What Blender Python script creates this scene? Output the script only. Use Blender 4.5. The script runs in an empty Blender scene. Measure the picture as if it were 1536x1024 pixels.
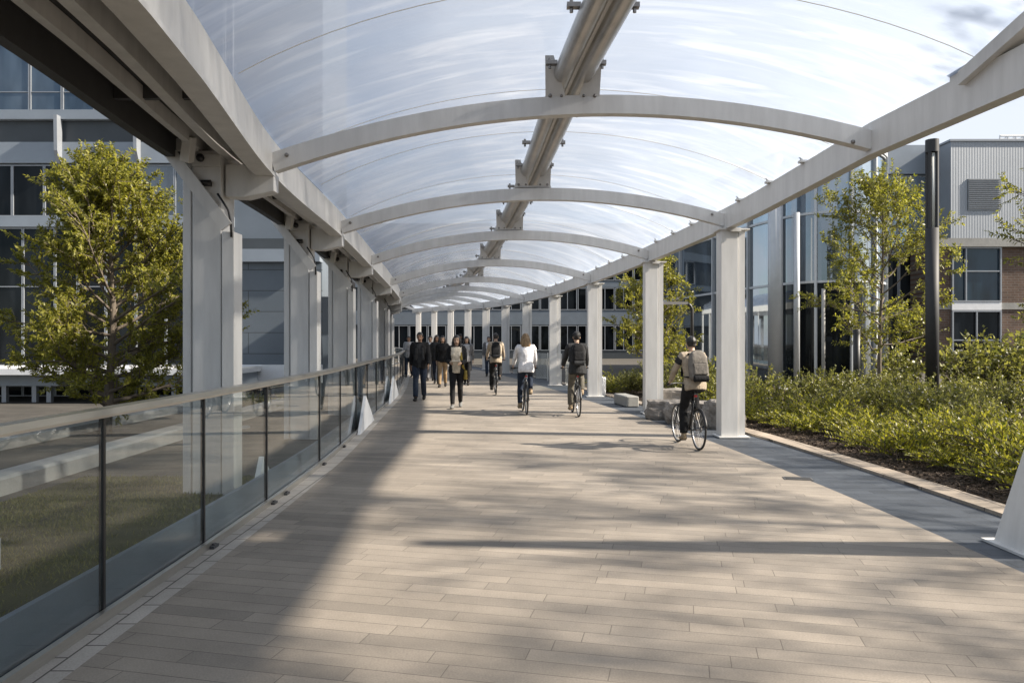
import bpy, bmesh, math, random
import numpy as np
from mathutils import Vector, Matrix, Euler, Quaternion

R = math.radians
SC = bpy.context.scene
COL = SC.collection
F = 1109.333          # focal length in photo pixels (26 mm lens)
EYE = 1.6

# ------------------------------------------------------------------ helpers
def at(px, py, Y):
    """point at depth Y that the level camera sees at photo pixel px, py"""
    return Vector(((px - 768) / F * Y, Y, EYE + (512 - py) / F * Y))

def pchip(pts):
    xs = [p[0] for p in pts]; ys = [p[1] for p in pts]; n = len(xs)
    d = [(ys[i+1]-ys[i])/(xs[i+1]-xs[i]) for i in range(n-1)]
    m = [d[0]] + [(d[i-1]+d[i])/2 for i in range(1, n-1)] + [d[-1]]
    def f(x):
        if x <= xs[0]: return ys[0] + m[0]*(x-xs[0])
        if x >= xs[-1]: return ys[-1] + m[-1]*(x-xs[-1])
        i = 0
        while xs[i+1] < x: i += 1
        h = xs[i+1]-xs[i]; t = (x-xs[i])/h
        return ((2*t**3-3*t*t+1)*ys[i] + (t**3-2*t*t+t)*h*m[i] + (-2*t**3+3*t*t)*ys[i+1] + (t**3-t*t)*h*m[i+1])
    return f

class MB:
    def __init__(self): self.v = []; self.f = []
    def add(self, vs, fs):
        o = len(self.v)
        self.v += [tuple(v) for v in vs]
        self.f += [tuple(i+o for i in f) for f in fs]
        return self
    def box(self, x0, x1, y0, y1, z0, z1):
        return self.add([(x0,y0,z0),(x1,y0,z0),(x1,y1,z0),(x0,y1,z0),(x0,y0,z1),(x1,y0,z1),(x1,y1,z1),(x0,y1,z1)],
                        [(3,2,1,0),(4,5,6,7),(0,1,5,4),(1,2,6,5),(2,3,7,6),(3,0,4,7)])
    def cbox(self, c, sx, sy, sz, rot=None):
        hx, hy, hz = sx/2, sy/2, sz/2
        vs = [Vector(p) for p in [(-hx,-hy,-hz),(hx,-hy,-hz),(hx,hy,-hz),(-hx,hy,-hz),(-hx,-hy,hz),(hx,-hy,hz),(hx,hy,hz),(-hx,hy,hz)]]
        if rot is not None: vs = [rot @ v for v in vs]
        c = Vector(c)
        return self.add([v + c for v in vs], [(3,2,1,0),(4,5,6,7),(0,1,5,4),(1,2,6,5),(2,3,7,6),(3,0,4,7)])
    def bar(self, a, b, w, h, up=(0,0,1)):
        """rectangular bar from a to b, w wide sideways, h along up"""
        a = Vector(a); b = Vector(b); d = (b-a)
        L = d.length; d.normalize(); up = Vector(up)
        s = d.cross(up)
        if s.length < 1e-4: s = d.cross(Vector((0,1,0)))
        s.normalize(); u = s.cross(d).normalized()
        vs = []
        for p in (a, b):
            vs += [p - s*w/2 - u*h/2, p + s*w/2 - u*h/2, p + s*w/2 + u*h/2, p - s*w/2 + u*h/2]
        return self.add(vs, [(0,1,2,3),(7,6,5,4),(0,4,5,1),(1,5,6,2),(2,6,7,3),(3,7,4,0)])
    def sweep(self, sections, closed=True, caps=True):
        """list of rings with the same number of points"""
        n = len(sections[0]); o = len(self.v); fs = []
        for i in range(len(sections)-1):
            rng = range(n) if closed else range(n-1)
            for j in rng:
                k = (j+1) % n
                fs.append((i*n+j, i*n+k, (i+1)*n+k, (i+1)*n+j))
        if caps:
            fs.append(tuple(reversed(range(n)))); e = (len(sections)-1)*n
            fs.append(tuple(e+j for j in range(n)))
        vs = [p for s in sections for p in s]
        return self.add(vs, fs)
    def tube(self, pts, rad, seg=8, up=None, caps=True, closed=False):
        pts = [Vector(p) for p in pts]; n = len(pts)
        if not isinstance(rad, list): rad = [rad]*n
        prev = None; rings = []
        for i, p in enumerate(pts):
            if closed: d = pts[(i+1) % n] - pts[i-1]
            else: d = pts[min(i+1, n-1)] - pts[max(i-1, 0)]
            d.normalize()
            if up is not None: u = Vector(up)
            else: u = prev if prev is not None else (Vector((0,0,1)) if abs(d.z) < .9 else Vector((0,1,0)))
            s = d.cross(u)
            if s.length < 1e-5: s = d.cross(Vector((1,0,0)))
            s.normalize(); w = s.cross(d).normalized(); prev = w
            r = rad[i]; ra, rb = r if isinstance(r, (list, tuple)) else (r, r)
            rings.append([p + s*ra*math.cos(2*math.pi*j/seg) + w*rb*math.sin(2*math.pi*j/seg) for j in range(seg)])
        if closed: rings.append(rings[0]); caps = False
        return self.sweep(rings, True, caps)
    def ball(self, c, rx, ry=None, rz=None, seg=12, rings=8, rot=None):
        ry = rx if ry is None else ry; rz = rx if rz is None else rz
        c = Vector(c); vs = []; fs = []
        for i in range(1, rings):
            a = math.pi*i/rings
            for j in range(seg):
                b = 2*math.pi*j/seg
                p = Vector((rx*math.sin(a)*math.cos(b), ry*math.sin(a)*math.sin(b), rz*math.cos(a)))
                if rot is not None: p = rot @ p
                vs.append(c+p)
        t = Vector((0,0,rz)); bt = Vector((0,0,-rz))
        if rot is not None: t = rot @ t; bt = rot @ bt
        vs += [c+t, c+bt]; T = len(vs)-2; B = len(vs)-1
        for i in range(rings-2):
            for j in range(seg):
                k = (j+1) % seg
                fs.append((i*seg+j, (i+1)*seg+j, (i+1)*seg+k, i*seg+k))
        for j in range(seg):
            k = (j+1) % seg
            fs.append((T, j, k)); fs.append((B, (rings-2)*seg+k, (rings-2)*seg+j))
        return self.add(vs, fs)
    def mesh(self, name):
        me = bpy.data.meshes.new(name); me.from_pydata(self.v, [], self.f); me.update(); return me
    def build(self, name, mat, parent=None, smooth=False, bevel=0.0):
        me = self.mesh(name)
        if smooth is not False:
            for p in me.polygons: p.use_smooth = True
        if bevel:
            bm = bmesh.new(); bm.from_mesh(me)
            ed = [e for e in bm.edges if len(e.link_faces) == 2 and e.calc_face_angle(0) > .5]
            bmesh.ops.bevel(bm, geom=ed, offset=bevel, segments=1, affect='EDGES', clamp_overlap=True)
            bm.to_mesh(me); bm.free()
        return link(name, me, mat, parent)

def link(name, me, mat, parent=None):
    o = bpy.data.objects.new(name, me); COL.objects.link(o)
    if mat is not None:
        if not me.materials: me.materials.append(mat)
    if parent is not None: o.parent = parent
    return o

def tag(o, label=None, cat=None, group=None, kind=None):
    if label: o['label'] = label
    if cat: o['category'] = cat
    if group: o['group'] = group
    if kind: o['kind'] = kind
    return o

def empty(name, loc=(0,0,0), rz=0.0, label=None, cat=None, group=None):
    o = bpy.data.objects.new(name, None); COL.objects.link(o)
    o.location = loc; o.rotation_euler = (0,0,rz); o.empty_display_size = .2
    return tag(o, label, cat, group)

def copy_tree(o, parent=None):
    c = o.copy(); COL.objects.link(c)
    if parent is not None: c.parent = parent
    for ch in [x for x in bpy.data.objects if x.parent == o]: copy_tree(ch, c)
    return c

# ------------------------------------------------------------------ materials
def new_mat(name):
    m = bpy.data.materials.new(name); m.use_nodes = True
    nt = m.node_tree; nt.nodes.clear()
    out = nt.nodes.new('ShaderNodeOutputMaterial')
    return m, nt, out

def N(nt, typ, **kw):
    n = nt.nodes.new(typ)
    for k, v in kw.items():
        if k.startswith('i_'):
            key = k[2:]
            key = int(key) if key.isdigit() else key.replace('_', ' ')
            n.inputs[key].default_value = v
        else: setattr(n, k, v)
    return n

def rgb(c): return (c[0], c[1], c[2], 1)

def mat(name, color, rough=.6, metal=0.0, var=.12, scale=6.0, bump=0.0, bscale=40.0, spec=.5, stretch=None):
    m, nt, out = new_mat(name)
    b = N(nt, 'ShaderNodeBsdfPrincipled')
    b.inputs['Roughness'].default_value = rough; b.inputs['Metallic'].default_value = metal
    b.inputs['Specular IOR Level'].default_value = spec
    tc = N(nt, 'ShaderNodeTexCoord')
    mp = N(nt, 'ShaderNodeMapping')
    if stretch: mp.inputs['Scale'].default_value = stretch
    nt.links.new(tc.outputs['Object'], mp.inputs['Vector'])
    no = N(nt, 'ShaderNodeTexNoise', i_Scale=scale, i_Detail=5.0, i_Roughness=.62)
    nt.links.new(mp.outputs[0], no.inputs['Vector'])
    mx = N(nt, 'ShaderNodeMix', data_type='RGBA')
    mx.inputs['A'].default_value = rgb([max(0, c*(1-var)) for c in color])
    mx.inputs['B'].default_value = rgb([min(1, c*(1+var)) for c in color])
    rp = N(nt, 'ShaderNodeMapRange', i_1=.3, i_2=.7)
    nt.links.new(no.outputs['Fac'], rp.inputs[0]); nt.links.new(rp.outputs[0], mx.inputs['Factor'])
    nt.links.new(mx.outputs['Result'], b.inputs['Base Color'])
    if bump:
        n2 = N(nt, 'ShaderNodeTexNoise', i_Scale=bscale, i_Detail=4.0)
        nt.links.new(mp.outputs[0], n2.inputs['Vector'])
        bp = N(nt, 'ShaderNodeBump', i_Strength=bump, i_Distance=.02)
        nt.links.new(n2.outputs['Fac'], bp.inputs['Height']); nt.links.new(bp.outputs[0], b.inputs['Normal'])
    nt.links.new(b.outputs[0], out.inputs[0])
    return m

def fresnel(nt, ior=1.5):
    """Fresnel weight of a thin sheet: the same from both sides"""
    g = N(nt, 'ShaderNodeNewGeometry')
    m1 = N(nt, 'ShaderNodeMapRange', i_1=0.0, i_2=1.0, i_3=ior, i_4=1.0/ior)
    nt.links.new(g.outputs['Backfacing'], m1.inputs[0])
    fr = N(nt, 'ShaderNodeFresnel'); nt.links.new(m1.outputs[0], fr.inputs[0])
    return fr

def glass_sheet(name, tint, refl=1.0, rough=.02, absorb=.12):
    """clear pane: mostly see-through with a Fresnel reflection"""
    m, nt, out = new_mat(name)
    tr = N(nt, 'ShaderNodeBsdfTransparent'); tr.inputs[0].default_value = rgb(tint)
    gl = N(nt, 'ShaderNodeBsdfGlossy', i_Roughness=rough); gl.inputs[0].default_value = (1,1,1,1)
    fr = fresnel(nt)
    mu = N(nt, 'ShaderNodeMath', operation='MULTIPLY', i_1=refl)
    nt.links.new(fr.outputs[0], mu.inputs[0])
    df = N(nt, 'ShaderNodeBsdfDiffuse'); df.inputs[0].default_value = (.45,.47,.48,1)
    m0 = N(nt, 'ShaderNodeMixShader', i_0=absorb)
    nt.links.new(tr.outputs[0], m0.inputs[1]); nt.links.new(df.outputs[0], m0.inputs[2])
    mx = N(nt, 'ShaderNodeMixShader')
    nt.links.new(mu.outputs[0], mx.inputs[0]); nt.links.new(m0.outputs[0], mx.inputs[1]); nt.links.new(gl.outputs[0], mx.inputs[2])
    nt.links.new(mx.outputs[0], out.inputs[0])
    return m

def window_glass(name, base, refl, wob=.02):
    """opaque building glazing: dark interior tone with a mirror of the surroundings"""
    m, nt, out = new_mat(name)
    tc = N(nt, 'ShaderNodeTexCoord')
    no = N(nt, 'ShaderNodeTexNoise', i_Scale=.55, i_Detail=3.0, i_Roughness=.6)
    mp = N(nt, 'ShaderNodeMapping'); mp.inputs['Scale'].default_value = (1.6, 1.6, .5)
    nt.links.new(tc.outputs['Object'], mp.inputs[0]); nt.links.new(mp.outputs[0], no.inputs['Vector'])
    mx = N(nt, 'ShaderNodeMix', data_type='RGBA')
    mx.inputs['A'].default_value = rgb([c*.5 for c in base]); mx.inputs['B'].default_value = rgb([c*1.5 for c in base])
    rp = N(nt, 'ShaderNodeMapRange', i_1=.42, i_2=.6)
    nt.links.new(no.outputs['Fac'], rp.inputs[0]); nt.links.new(rp.outputs[0], mx.inputs['Factor'])
    df = N(nt, 'ShaderNodeBsdfDiffuse'); nt.links.new(mx.outputs['Result'], df.inputs[0])
    gl = N(nt, 'ShaderNodeBsdfGlossy', i_Roughness=.03); gl.inputs[0].default_value = (.85,.93,1,1)
    n2 = N(nt, 'ShaderNodeTexNoise', i_Scale=.35, i_Detail=1.0)
    nt.links.new(tc.outputs['Object'], n2.inputs['Vector'])
    bp = N(nt, 'ShaderNodeBump', i_Strength=wob, i_Distance=.5); nt.links.new(n2.outputs['Fac'], bp.inputs['Height'])
    nt.links.new(bp.outputs[0], gl.inputs['Normal'])
    lw = N(nt, 'ShaderNodeFresnel', i_IOR=1.25)
    ad = N(nt, 'ShaderNodeMath', operation='ADD', i_1=refl); ad.use_clamp = True
    nt.links.new(lw.outputs[0], ad.inputs[0])
    mn = N(nt, 'ShaderNodeMath', operation='MINIMUM', i_1=.42); nt.links.new(ad.outputs[0], mn.inputs[0])
    ms = N(nt, 'ShaderNodeMixShader')
    nt.links.new(mn.outputs[0], ms.inputs[0]); nt.links.new(df.outputs[0], ms.inputs[1]); nt.links.new(gl.outputs[0], ms.inputs[2])
    nt.links.new(ms.outputs[0], out.inputs[0])
    return m

def leaf_mat(name, c0, c1, transl=.35):
    m, nt, out = new_mat(name)
    g = N(nt, 'ShaderNodeNewGeometry')
    rp = N(nt, 'ShaderNodeValToRGB')
    rp.color_ramp.elements[0].color = rgb(c0); rp.color_ramp.elements[1].color = rgb(c1)
    nt.links.new(g.outputs['Random Per Island'], rp.inputs[0])
    b = N(nt, 'ShaderNodeBsdfPrincipled', i_Roughness=.45)
    b.inputs['Specular IOR Level'].default_value = .45
    nt.links.new(rp.outputs[0], b.inputs['Base Color'])
    t = N(nt, 'ShaderNodeBsdfTranslucent')
    hs = N(nt, 'ShaderNodeHueSaturation', i_Saturation=1.1, i_Value=1.5)
    nt.links.new(rp.outputs[0], hs.inputs['Color']); nt.links.new(hs.outputs[0], t.inputs[0])
    ms = N(nt, 'ShaderNodeMixShader', i_0=transl)
    nt.links.new(b.outputs[0], ms.inputs[1]); nt.links.new(t.outputs[0], ms.inputs[2])
    nt.links.new(ms.outputs[0], out.inputs[0])
    return m

def brick_mat(name, c1, c2, mortar, width, height, msize, rot=0.0, rough=.75, plane='XY', bump=.3, offset=.5, var=.25, nscale=1.2, bias=0.0, shuffle=False):
    m, nt, out = new_mat(name)
    tc = N(nt, 'ShaderNodeTexCoord'); mp = N(nt, 'ShaderNodeMapping')
    if plane == 'XZ': mp.inputs['Rotation'].default_value = (R(-90), 0, 0)
    else: mp.inputs['Rotation'].default_value = (0, 0, rot)
    nt.links.new(tc.outputs['Object'], mp.inputs[0])
    src = mp.outputs[0]
    if shuffle:
        sx = N(nt, 'ShaderNodeSeparateXYZ'); nt.links.new(mp.outputs[0], sx.inputs[0])
        dv = N(nt, 'ShaderNodeMath', operation='DIVIDE', i_1=height); nt.links.new(sx.outputs['Y'], dv.inputs[0])
        fl = N(nt, 'ShaderNodeMath', operation='FLOOR'); nt.links.new(dv.outputs[0], fl.inputs[0])
        wn = N(nt, 'ShaderNodeTexWhiteNoise', noise_dimensions='1D'); nt.links.new(fl.outputs[0], wn.inputs['W'])
        ma = N(nt, 'ShaderNodeMath', operation='MULTIPLY_ADD', i_1=width*3); nt.links.new(wn.outputs['Value'], ma.inputs[0]); nt.links.new(sx.outputs['X'], ma.inputs[2])
        cx = N(nt, 'ShaderNodeCombineXYZ'); nt.links.new(ma.outputs[0], cx.inputs['X']); nt.links.new(sx.outputs['Y'], cx.inputs['Y']); src = cx.outputs[0]
    br = N(nt, 'ShaderNodeTexBrick', offset=0.0 if shuffle else offset)
    br.inputs['Color1'].default_value = rgb(c1); br.inputs['Color2'].default_value = rgb(c2); br.inputs['Mortar'].default_value = rgb(mortar)
    br.inputs['Scale'].default_value = 1.0; br.inputs['Mortar Size'].default_value = msize; br.inputs['Mortar Smooth'].default_value = .2
    br.inputs['Brick Width'].default_value = width; br.inputs['Row Height'].default_value = height; br.inputs['Bias'].default_value = bias
    nt.links.new(src, br.inputs['Vector'])
    no = N(nt, 'ShaderNodeTexNoise', i_Scale=nscale, i_Detail=8.0, i_Roughness=.68)
    nt.links.new(tc.outputs['Object'], no.inputs['Vector'])
    rp = N(nt, 'ShaderNodeMapRange', i_1=.3, i_2=.7, i_3=1-var, i_4=1+var*.6)
    nt.links.new(no.outputs['Fac'], rp.inputs[0])
    n3 = N(nt, 'ShaderNodeTexNoise', i_Scale=90.0, i_Detail=3.0)
    nt.links.new(tc.outputs['Object'], n3.inputs['Vector'])
    r3 = N(nt, 'ShaderNodeMapRange', i_1=.3, i_2=.7, i_3=.88, i_4=1.1)
    nt.links.new(n3.outputs['Fac'], r3.inputs[0])
    mm = N(nt, 'ShaderNodeMath', operation='MULTIPLY'); nt.links.new(rp.outputs[0], mm.inputs[0]); nt.links.new(r3.outputs[0], mm.inputs[1])
    ml = N(nt, 'ShaderNodeVectorMath', operation='SCALE')
    nt.links.new(br.outputs['Color'], ml.inputs[0]); nt.links.new(mm.outputs[0], ml.inputs['Scale'])
    b = N(nt, 'ShaderNodeBsdfPrincipled', i_Roughness=rough); b.inputs['Specular IOR Level'].default_value = .35
    nt.links.new(ml.outputs[0], b.inputs['Base Color'])
    iv = N(nt, 'ShaderNodeMath', operation='SUBTRACT', i_0=1.0); nt.links.new(br.outputs['Fac'], iv.inputs[1])
    a2 = N(nt, 'ShaderNodeMath', operation='MULTIPLY_ADD', i_1=.12); nt.links.new(n3.outputs['Fac'], a2.inputs[0]); nt.links.new(iv.outputs[0], a2.inputs[2])
    bp = N(nt, 'ShaderNodeBump', i_Strength=bump, i_Distance=.012)
    nt.links.new(a2.outputs[0], bp.inputs['Height']); nt.links.new(bp.outputs[0], b.inputs['Normal'])
    nt.links.new(b.outputs[0], out.inputs[0])
    return m

def roof_mat():
    m, nt, out = new_mat('clear_roof_sheet')
    tc = N(nt, 'ShaderNodeTexCoord'); mp = N(nt, 'ShaderNodeMapping'); mp.inputs['Scale'].default_value = (.22, 2.6, .5)
    nt.links.new(tc.outputs['Object'], mp.inputs[0])
    no = N(nt, 'ShaderNodeTexNoise', i_Scale=1.0, i_Detail=6.0, i_Roughness=.55, i_Distortion=.7)
    nt.links.new(mp.outputs[0], no.inputs['Vector'])
    mp2 = N(nt, 'ShaderNodeMapping'); mp2.inputs['Scale'].default_value = (.5, .9, .5)
    nt.links.new(tc.outputs['Object'], mp2.inputs[0])
    n2 = N(nt, 'ShaderNodeTexNoise', i_Scale=.8, i_Detail=3.0, i_Distortion=.4)
    nt.links.new(mp2.outputs[0], n2.inputs['Vector'])
    ad = N(nt, 'ShaderNodeMath', operation='MULTIPLY_ADD', i_1=.6); nt.links.new(n2.outputs['Fac'], ad.inputs[0]); nt.links.new(no.outputs['Fac'], ad.inputs[2])
    mp3 = N(nt, 'ShaderNodeMapping'); mp3.inputs['Scale'].default_value = (.6, 3.0, .6)
    nt.links.new(tc.outputs['Object'], mp3.inputs[0])
    n3 = N(nt, 'ShaderNodeTexNoise', i_Scale=1.0, i_Detail=4.0, i_Roughness=.5, i_Distortion=1.2); nt.links.new(mp3.outputs[0], n3.inputs['Vector'])
    s3 = N(nt, 'ShaderNodeMapRange', i_1=.50, i_2=.78); nt.links.new(n3.outputs['Fac'], s3.inputs[0])
    rp = N(nt, 'ShaderNodeMapRange', i_1=.6, i_2=1.05, i_3=ROOF_LO, i_4=ROOF_HI)
    cm = N(nt, 'ShaderNodeMix', data_type='RGBA'); cm.inputs['A'].default_value = (.44,.51,.63,1); cm.inputs['B'].default_value = (.66,.71,.79,1)
    nt.links.new(s3.outputs[0], cm.inputs['Factor'])
    nt.links.new(ad.outputs[0], rp.inputs[0])
    bp = N(nt, 'ShaderNodeBump', i_Strength=.35, i_Distance=.06); nt.links.new(ad.outputs[0], bp.inputs['Height'])
    tr = N(nt, 'ShaderNodeBsdfTransparent'); tr.inputs[0].default_value = (.93,.96,1,1)
    tl = N(nt, 'ShaderNodeBsdfTranslucent'); tl.inputs[0].default_value = (.50,.55,.63,1)
    df = N(nt, 'ShaderNodeBsdfDiffuse'); df.inputs[0].default_value = (.50,.55,.63,1)
    nt.links.new(bp.outputs[0], tl.inputs['Normal']); nt.links.new(cm.outputs['Result'], tl.inputs[0]); nt.links.new(cm.outputs['Result'], df.inputs[0])
    md = N(nt, 'ShaderNodeMixShader', i_0=.35); nt.links.new(tl.outputs[0], md.inputs[1]); nt.links.new(df.outputs[0], md.inputs[2])
    mx = N(nt, 'ShaderNodeMixShader'); nt.links.new(rp.outputs[0], mx.inputs[0]); nt.links.new(tr.outputs[0], mx.inputs[1]); nt.links.new(md.outputs[0], mx.inputs[2])
    gl = N(nt, 'ShaderNodeBsdfGlossy', i_Roughness=.12); gl.inputs[0].default_value = (1,1,1,1); nt.links.new(bp.outputs[0], gl.inputs['Normal'])
    fr = fresnel(nt)
    m2 = N(nt, 'ShaderNodeMixShader'); nt.links.new(fr.outputs[0], m2.inputs[0]); nt.links.new(mx.outputs[0], m2.inputs[1]); nt.links.new(gl.outputs[0], m2.inputs[2])
    nt.links.new(m2.outputs[0], out.inputs[0])
    return m

def ground_mat(name, ca, cb, scale=.8, bump=.5, bscale=25, rough=.9):
    m, nt, out = new_mat(name)
    tc = N(nt, 'ShaderNodeTexCoord')
    no = N(nt, 'ShaderNodeTexNoise', i_Scale=scale, i_Detail=9.0, i_Roughness=.7); nt.links.new(tc.outputs['Object'], no.inputs['Vector'])
    n2 = N(nt, 'ShaderNodeTexNoise', i_Scale=bscale, i_Detail=6.0, i_Roughness=.7); nt.links.new(tc.outputs['Object'], n2.inputs['Vector'])
    av = N(nt, 'ShaderNodeMath', operation='ADD'); nt.links.new(no.outputs['Fac'], av.inputs[0]); nt.links.new(n2.outputs['Fac'], av.inputs[1])
    rp = N(nt, 'ShaderNodeMapRange', i_1=.75, i_2=1.25); nt.links.new(av.outputs[0], rp.inputs[0])
    mx = N(nt, 'ShaderNodeMix', data_type='RGBA'); mx.inputs['A'].default_value = rgb(ca); mx.inputs['B'].default_value = rgb(cb)
    nt.links.new(rp.outputs[0], mx.inputs['Factor'])
    b = N(nt, 'ShaderNodeBsdfPrincipled', i_Roughness=rough); b.inputs['Specular IOR Level'].default_value = .2
    nt.links.new(mx.outputs['Result'], b.inputs['Base Color'])
    bp = N(nt, 'ShaderNodeBump', i_Strength=bump, i_Distance=.05); nt.links.new(n2.outputs['Fac'], bp.inputs['Height']); nt.links.new(bp.outputs[0], b.inputs['Normal'])
    nt.links.new(b.outputs[0], out.inputs[0])
    return m

def ribbed_mat(name, color, pitch):
    m, nt, out = new_mat(name)
    tc = N(nt, 'ShaderNodeTexCoord')
    wv = N(nt, 'ShaderNodeTexWave', wave_type='BANDS', bands_direction='X', i_Scale=1.0/pitch*0.314*2, i_Distortion=0.0)
    nt.links.new(tc.outputs['Object'], wv.inputs['Vector'])
    no = N(nt, 'ShaderNodeTexNoise', i_Scale=.7, i_Detail=5.0); nt.links.new(tc.outputs['Object'], no.inputs['Vector'])
    mx = N(nt, 'ShaderNodeMix', data_type='RGBA'); mx.inputs['A'].default_value = rgb([c*.9 for c in color]); mx.inputs['B'].default_value = rgb([c*1.08 for c in color])
    nt.links.new(no.outputs['Fac'], mx.inputs['Factor'])
    b = N(nt, 'ShaderNodeBsdfPrincipled', i_Roughness=.45, i_Metallic=.3)
    nt.links.new(mx.outputs['Result'], b.inputs['Base Color'])
    bp = N(nt, 'ShaderNodeBump', i_Strength=.5, i_Distance=.04); nt.links.new(wv.outputs['Fac'], bp.inputs['Height']); nt.links.new(bp.outputs[0], b.inputs['Normal'])
    nt.links.new(b.outputs[0], out.inputs[0])
    return m

ROOF_LO, ROOF_HI = .72, .94
M = {}
M['steel'] = mat('pale_grey_painted_steel', (.60,.595,.58), .42, 0, .10, 2.2, .06, 60, stretch=(3,3,.5))
M['steel_cool'] = mat('grey_painted_steel', (.57,.567,.555), .45, 0, .11, 2.2, .06, 60, stretch=(3,3,.5))
M['steel_dark'] = mat('dark_grey_steel', (.05,.05,.052), .55, 0, .2, 4)
M['steel_matt'] = mat('matt_black_steel', (.022,.023,.026), .62, 0, .15, 4)
M['soffit'] = mat('charcoal_soffit', (.022,.022,.023), .7, 0, .25, 2)
M['black'] = mat('black_metal', (.012,.012,.013), .45, 0, .2, 5)
M['bolt'] = mat('bolt_steel', (.22,.21,.2), .4, .8, .2, 10)
M['alu'] = mat('brushed_aluminium', (.52,.50,.46), .33, .85, .08, 5, .05, 80, stretch=(6,.6,6))
M['ridge'] = mat('galvanised_ridge', (.45,.44,.42), .3, .6, .15, 3)
M['kick'] = mat('grey_blue_kick_panel', (.23,.27,.325), .35, .3, .1, 1.5)
M['seam'] = mat('seam_strip', (.75,.70,.60), .4, 0, .05, 3)
M['white'] = mat('white_paint', (.72,.73,.74), .5, 0, .06, 3)
M['roof'] = roof_mat()
M['glass'] = glass_sheet('railing_glass', (.84,.87,.87), .85, .012, .012)
M['glass_far'] = glass_sheet('guard_glass', (.82,.86,.87), 1.2, .015, .06)
M['deck'] = brick_mat('plank_pavers', (.295,.258,.214), (.215,.19,.16), (.145,.125,.105), .9, .14, .0028, R(13), .72, 'XY', .6, .38, .30, .7, 0.0, True)
M['border'] = brick_mat('blue_grey_granite', (.072,.083,.099), (.048,.056,.068), (.03,.033,.038), .45, .15, .004, R(0), .6, 'XY', .4, .5, .25, 1.5)
M['kerb'] = brick_mat('sandstone_kerb', (.36,.30,.24), (.30,.255,.205), (.10,.085,.07), .5, .26, .008, R(90), .8, 'XY', .5, .5, .2, 2)
M['edge'] = brick_mat('pale_edge_stone', (.42,.39,.35), (.36,.335,.30), (.1,.09,.08), .3, .45, .006, R(90), .75, 'XY', .4, .5, .2, 2)
M['paving'] = brick_mat('plaza_paving', (.085,.078,.068), (.062,.058,.051), (.03,.028,.025), 1.2, .3, .008, R(8), .85, 'XY', .5, .5, .3, .6)
M['ground'] = ground_mat('ground_concrete', (.075,.07,.06), (.12,.11,.096), .15, .4, 14)
M['mulch'] = ground_mat('bark_mulch', (.02,.014,.010), (.075,.055,.04), 3.0, 1.0, 38)
M['lawn'] = ground_mat('lawn_soil', (.05,.05,.018), (.11,.10,.035), 1.2, .8, 60)
M['concrete'] = mat('pale_concrete', (.36,.35,.33), .75, 0, .15, 2.5, .25, 30)
M['stone'] = mat('rough_stone', (.22,.20,.178), .85, 0, .45, 4.0, .9, 9)
M['grass'] = leaf_mat('grass_blades', (.06,.072,.014), (.22,.21,.05), .35)
M['leaf'] = leaf_mat('tree_leaves', (.10,.112,.02), (.33,.31,.06), .48)
M['leaf_warm'] = leaf_mat('loose_tree_leaves', (.095,.107,.02), (.31,.295,.06), .48)
M['leaf_shrub'] = leaf_mat('shrub_leaves', (.05,.068,.013), (.34,.32,.055), .45)
M['leaf_grey'] = leaf_mat('greygreen_shrub_leaves', (.07,.08,.02), (.27,.265,.07), .40)
M['flower'] = mat('pale_flower', (.62,.60,.58), .7, 0, .1, 8)
M['bark'] = mat('tree_bark', (.13,.105,.08), .85, 0, .35, 14, .7, 40, stretch=(1,1,.3))
M['bwall'] = mat('grey_metal_cladding', (.155,.182,.212), .45, .2, .08, 1.2)
M['bwall_light'] = mat('pale_grey_cladding', (.25,.285,.325), .45, .2, .08, 1.2)
M['bdark'] = mat('dark_grey_cladding', (.055,.064,.072), .5, .1, .1, 1.2)
M['bsiding'] = brick_mat('siding_panels', (.125,.148,.172), (.11,.132,.154), (.05,.056,.06), 6.0, .62, .012, 0, .5, 'XZ', .4, .3, .12, .8)
M['mull'] = mat('silver_mullion', (.30,.32,.345), .4, .3, .06, 3)
M['mull_pale'] = mat('pale_mullion', (.50,.52,.54), .4, .2, .06, 3)
M['win_blue'] = window_glass('blue_glazing', (.05,.068,.088), .10)
M['win_dark'] = window_glass('dark_glazing', (.011,.013,.015), .0)
M['win_deep'] = window_glass('deep_blue_glazing', (.012,.024,.036), .03)
M['win_sky_tone'] = window_glass('sky_toned_glazing', (.10,.13,.165), .24)  # sky reflection of the upper panes put into a paler base colour
M['win_nose'] = window_glass('curved_glazing', (.05,.066,.086), .20)
M['rib'] = ribbed_mat('ribbed_metal', (.30,.325,.355), .17)
M['brick'] = brick_mat('brown_brick', (.155,.098,.07), (.11,.07,.052), (.17,.15,.13), .40, .135, .014, 0, .85, 'XZ', .4, .5, .3, .8)
M['band'] = mat('concrete_band', (.29,.285,.265), .75, 0, .18, 1.5, .2, 12)
M['louvre'] = mat('grey_louvre', (.22,.235,.25), .5, .2, .1, 2)
M['lamp'] = mat('frosted_diffuser', (.72,.72,.68), .5, 0, .05, 2)
# people and bicycles
M['tyre'] = mat('black_rubber', (.015,.015,.015), .75)
M['rim'] = mat('silver_rim', (.45,.45,.45), .35, .8)
M['bike_black'] = mat('black_bike_paint', (.018,.019,.021), .3)
M['saddle'] = mat('black_saddle', (.014,.014,.014), .6)

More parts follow.
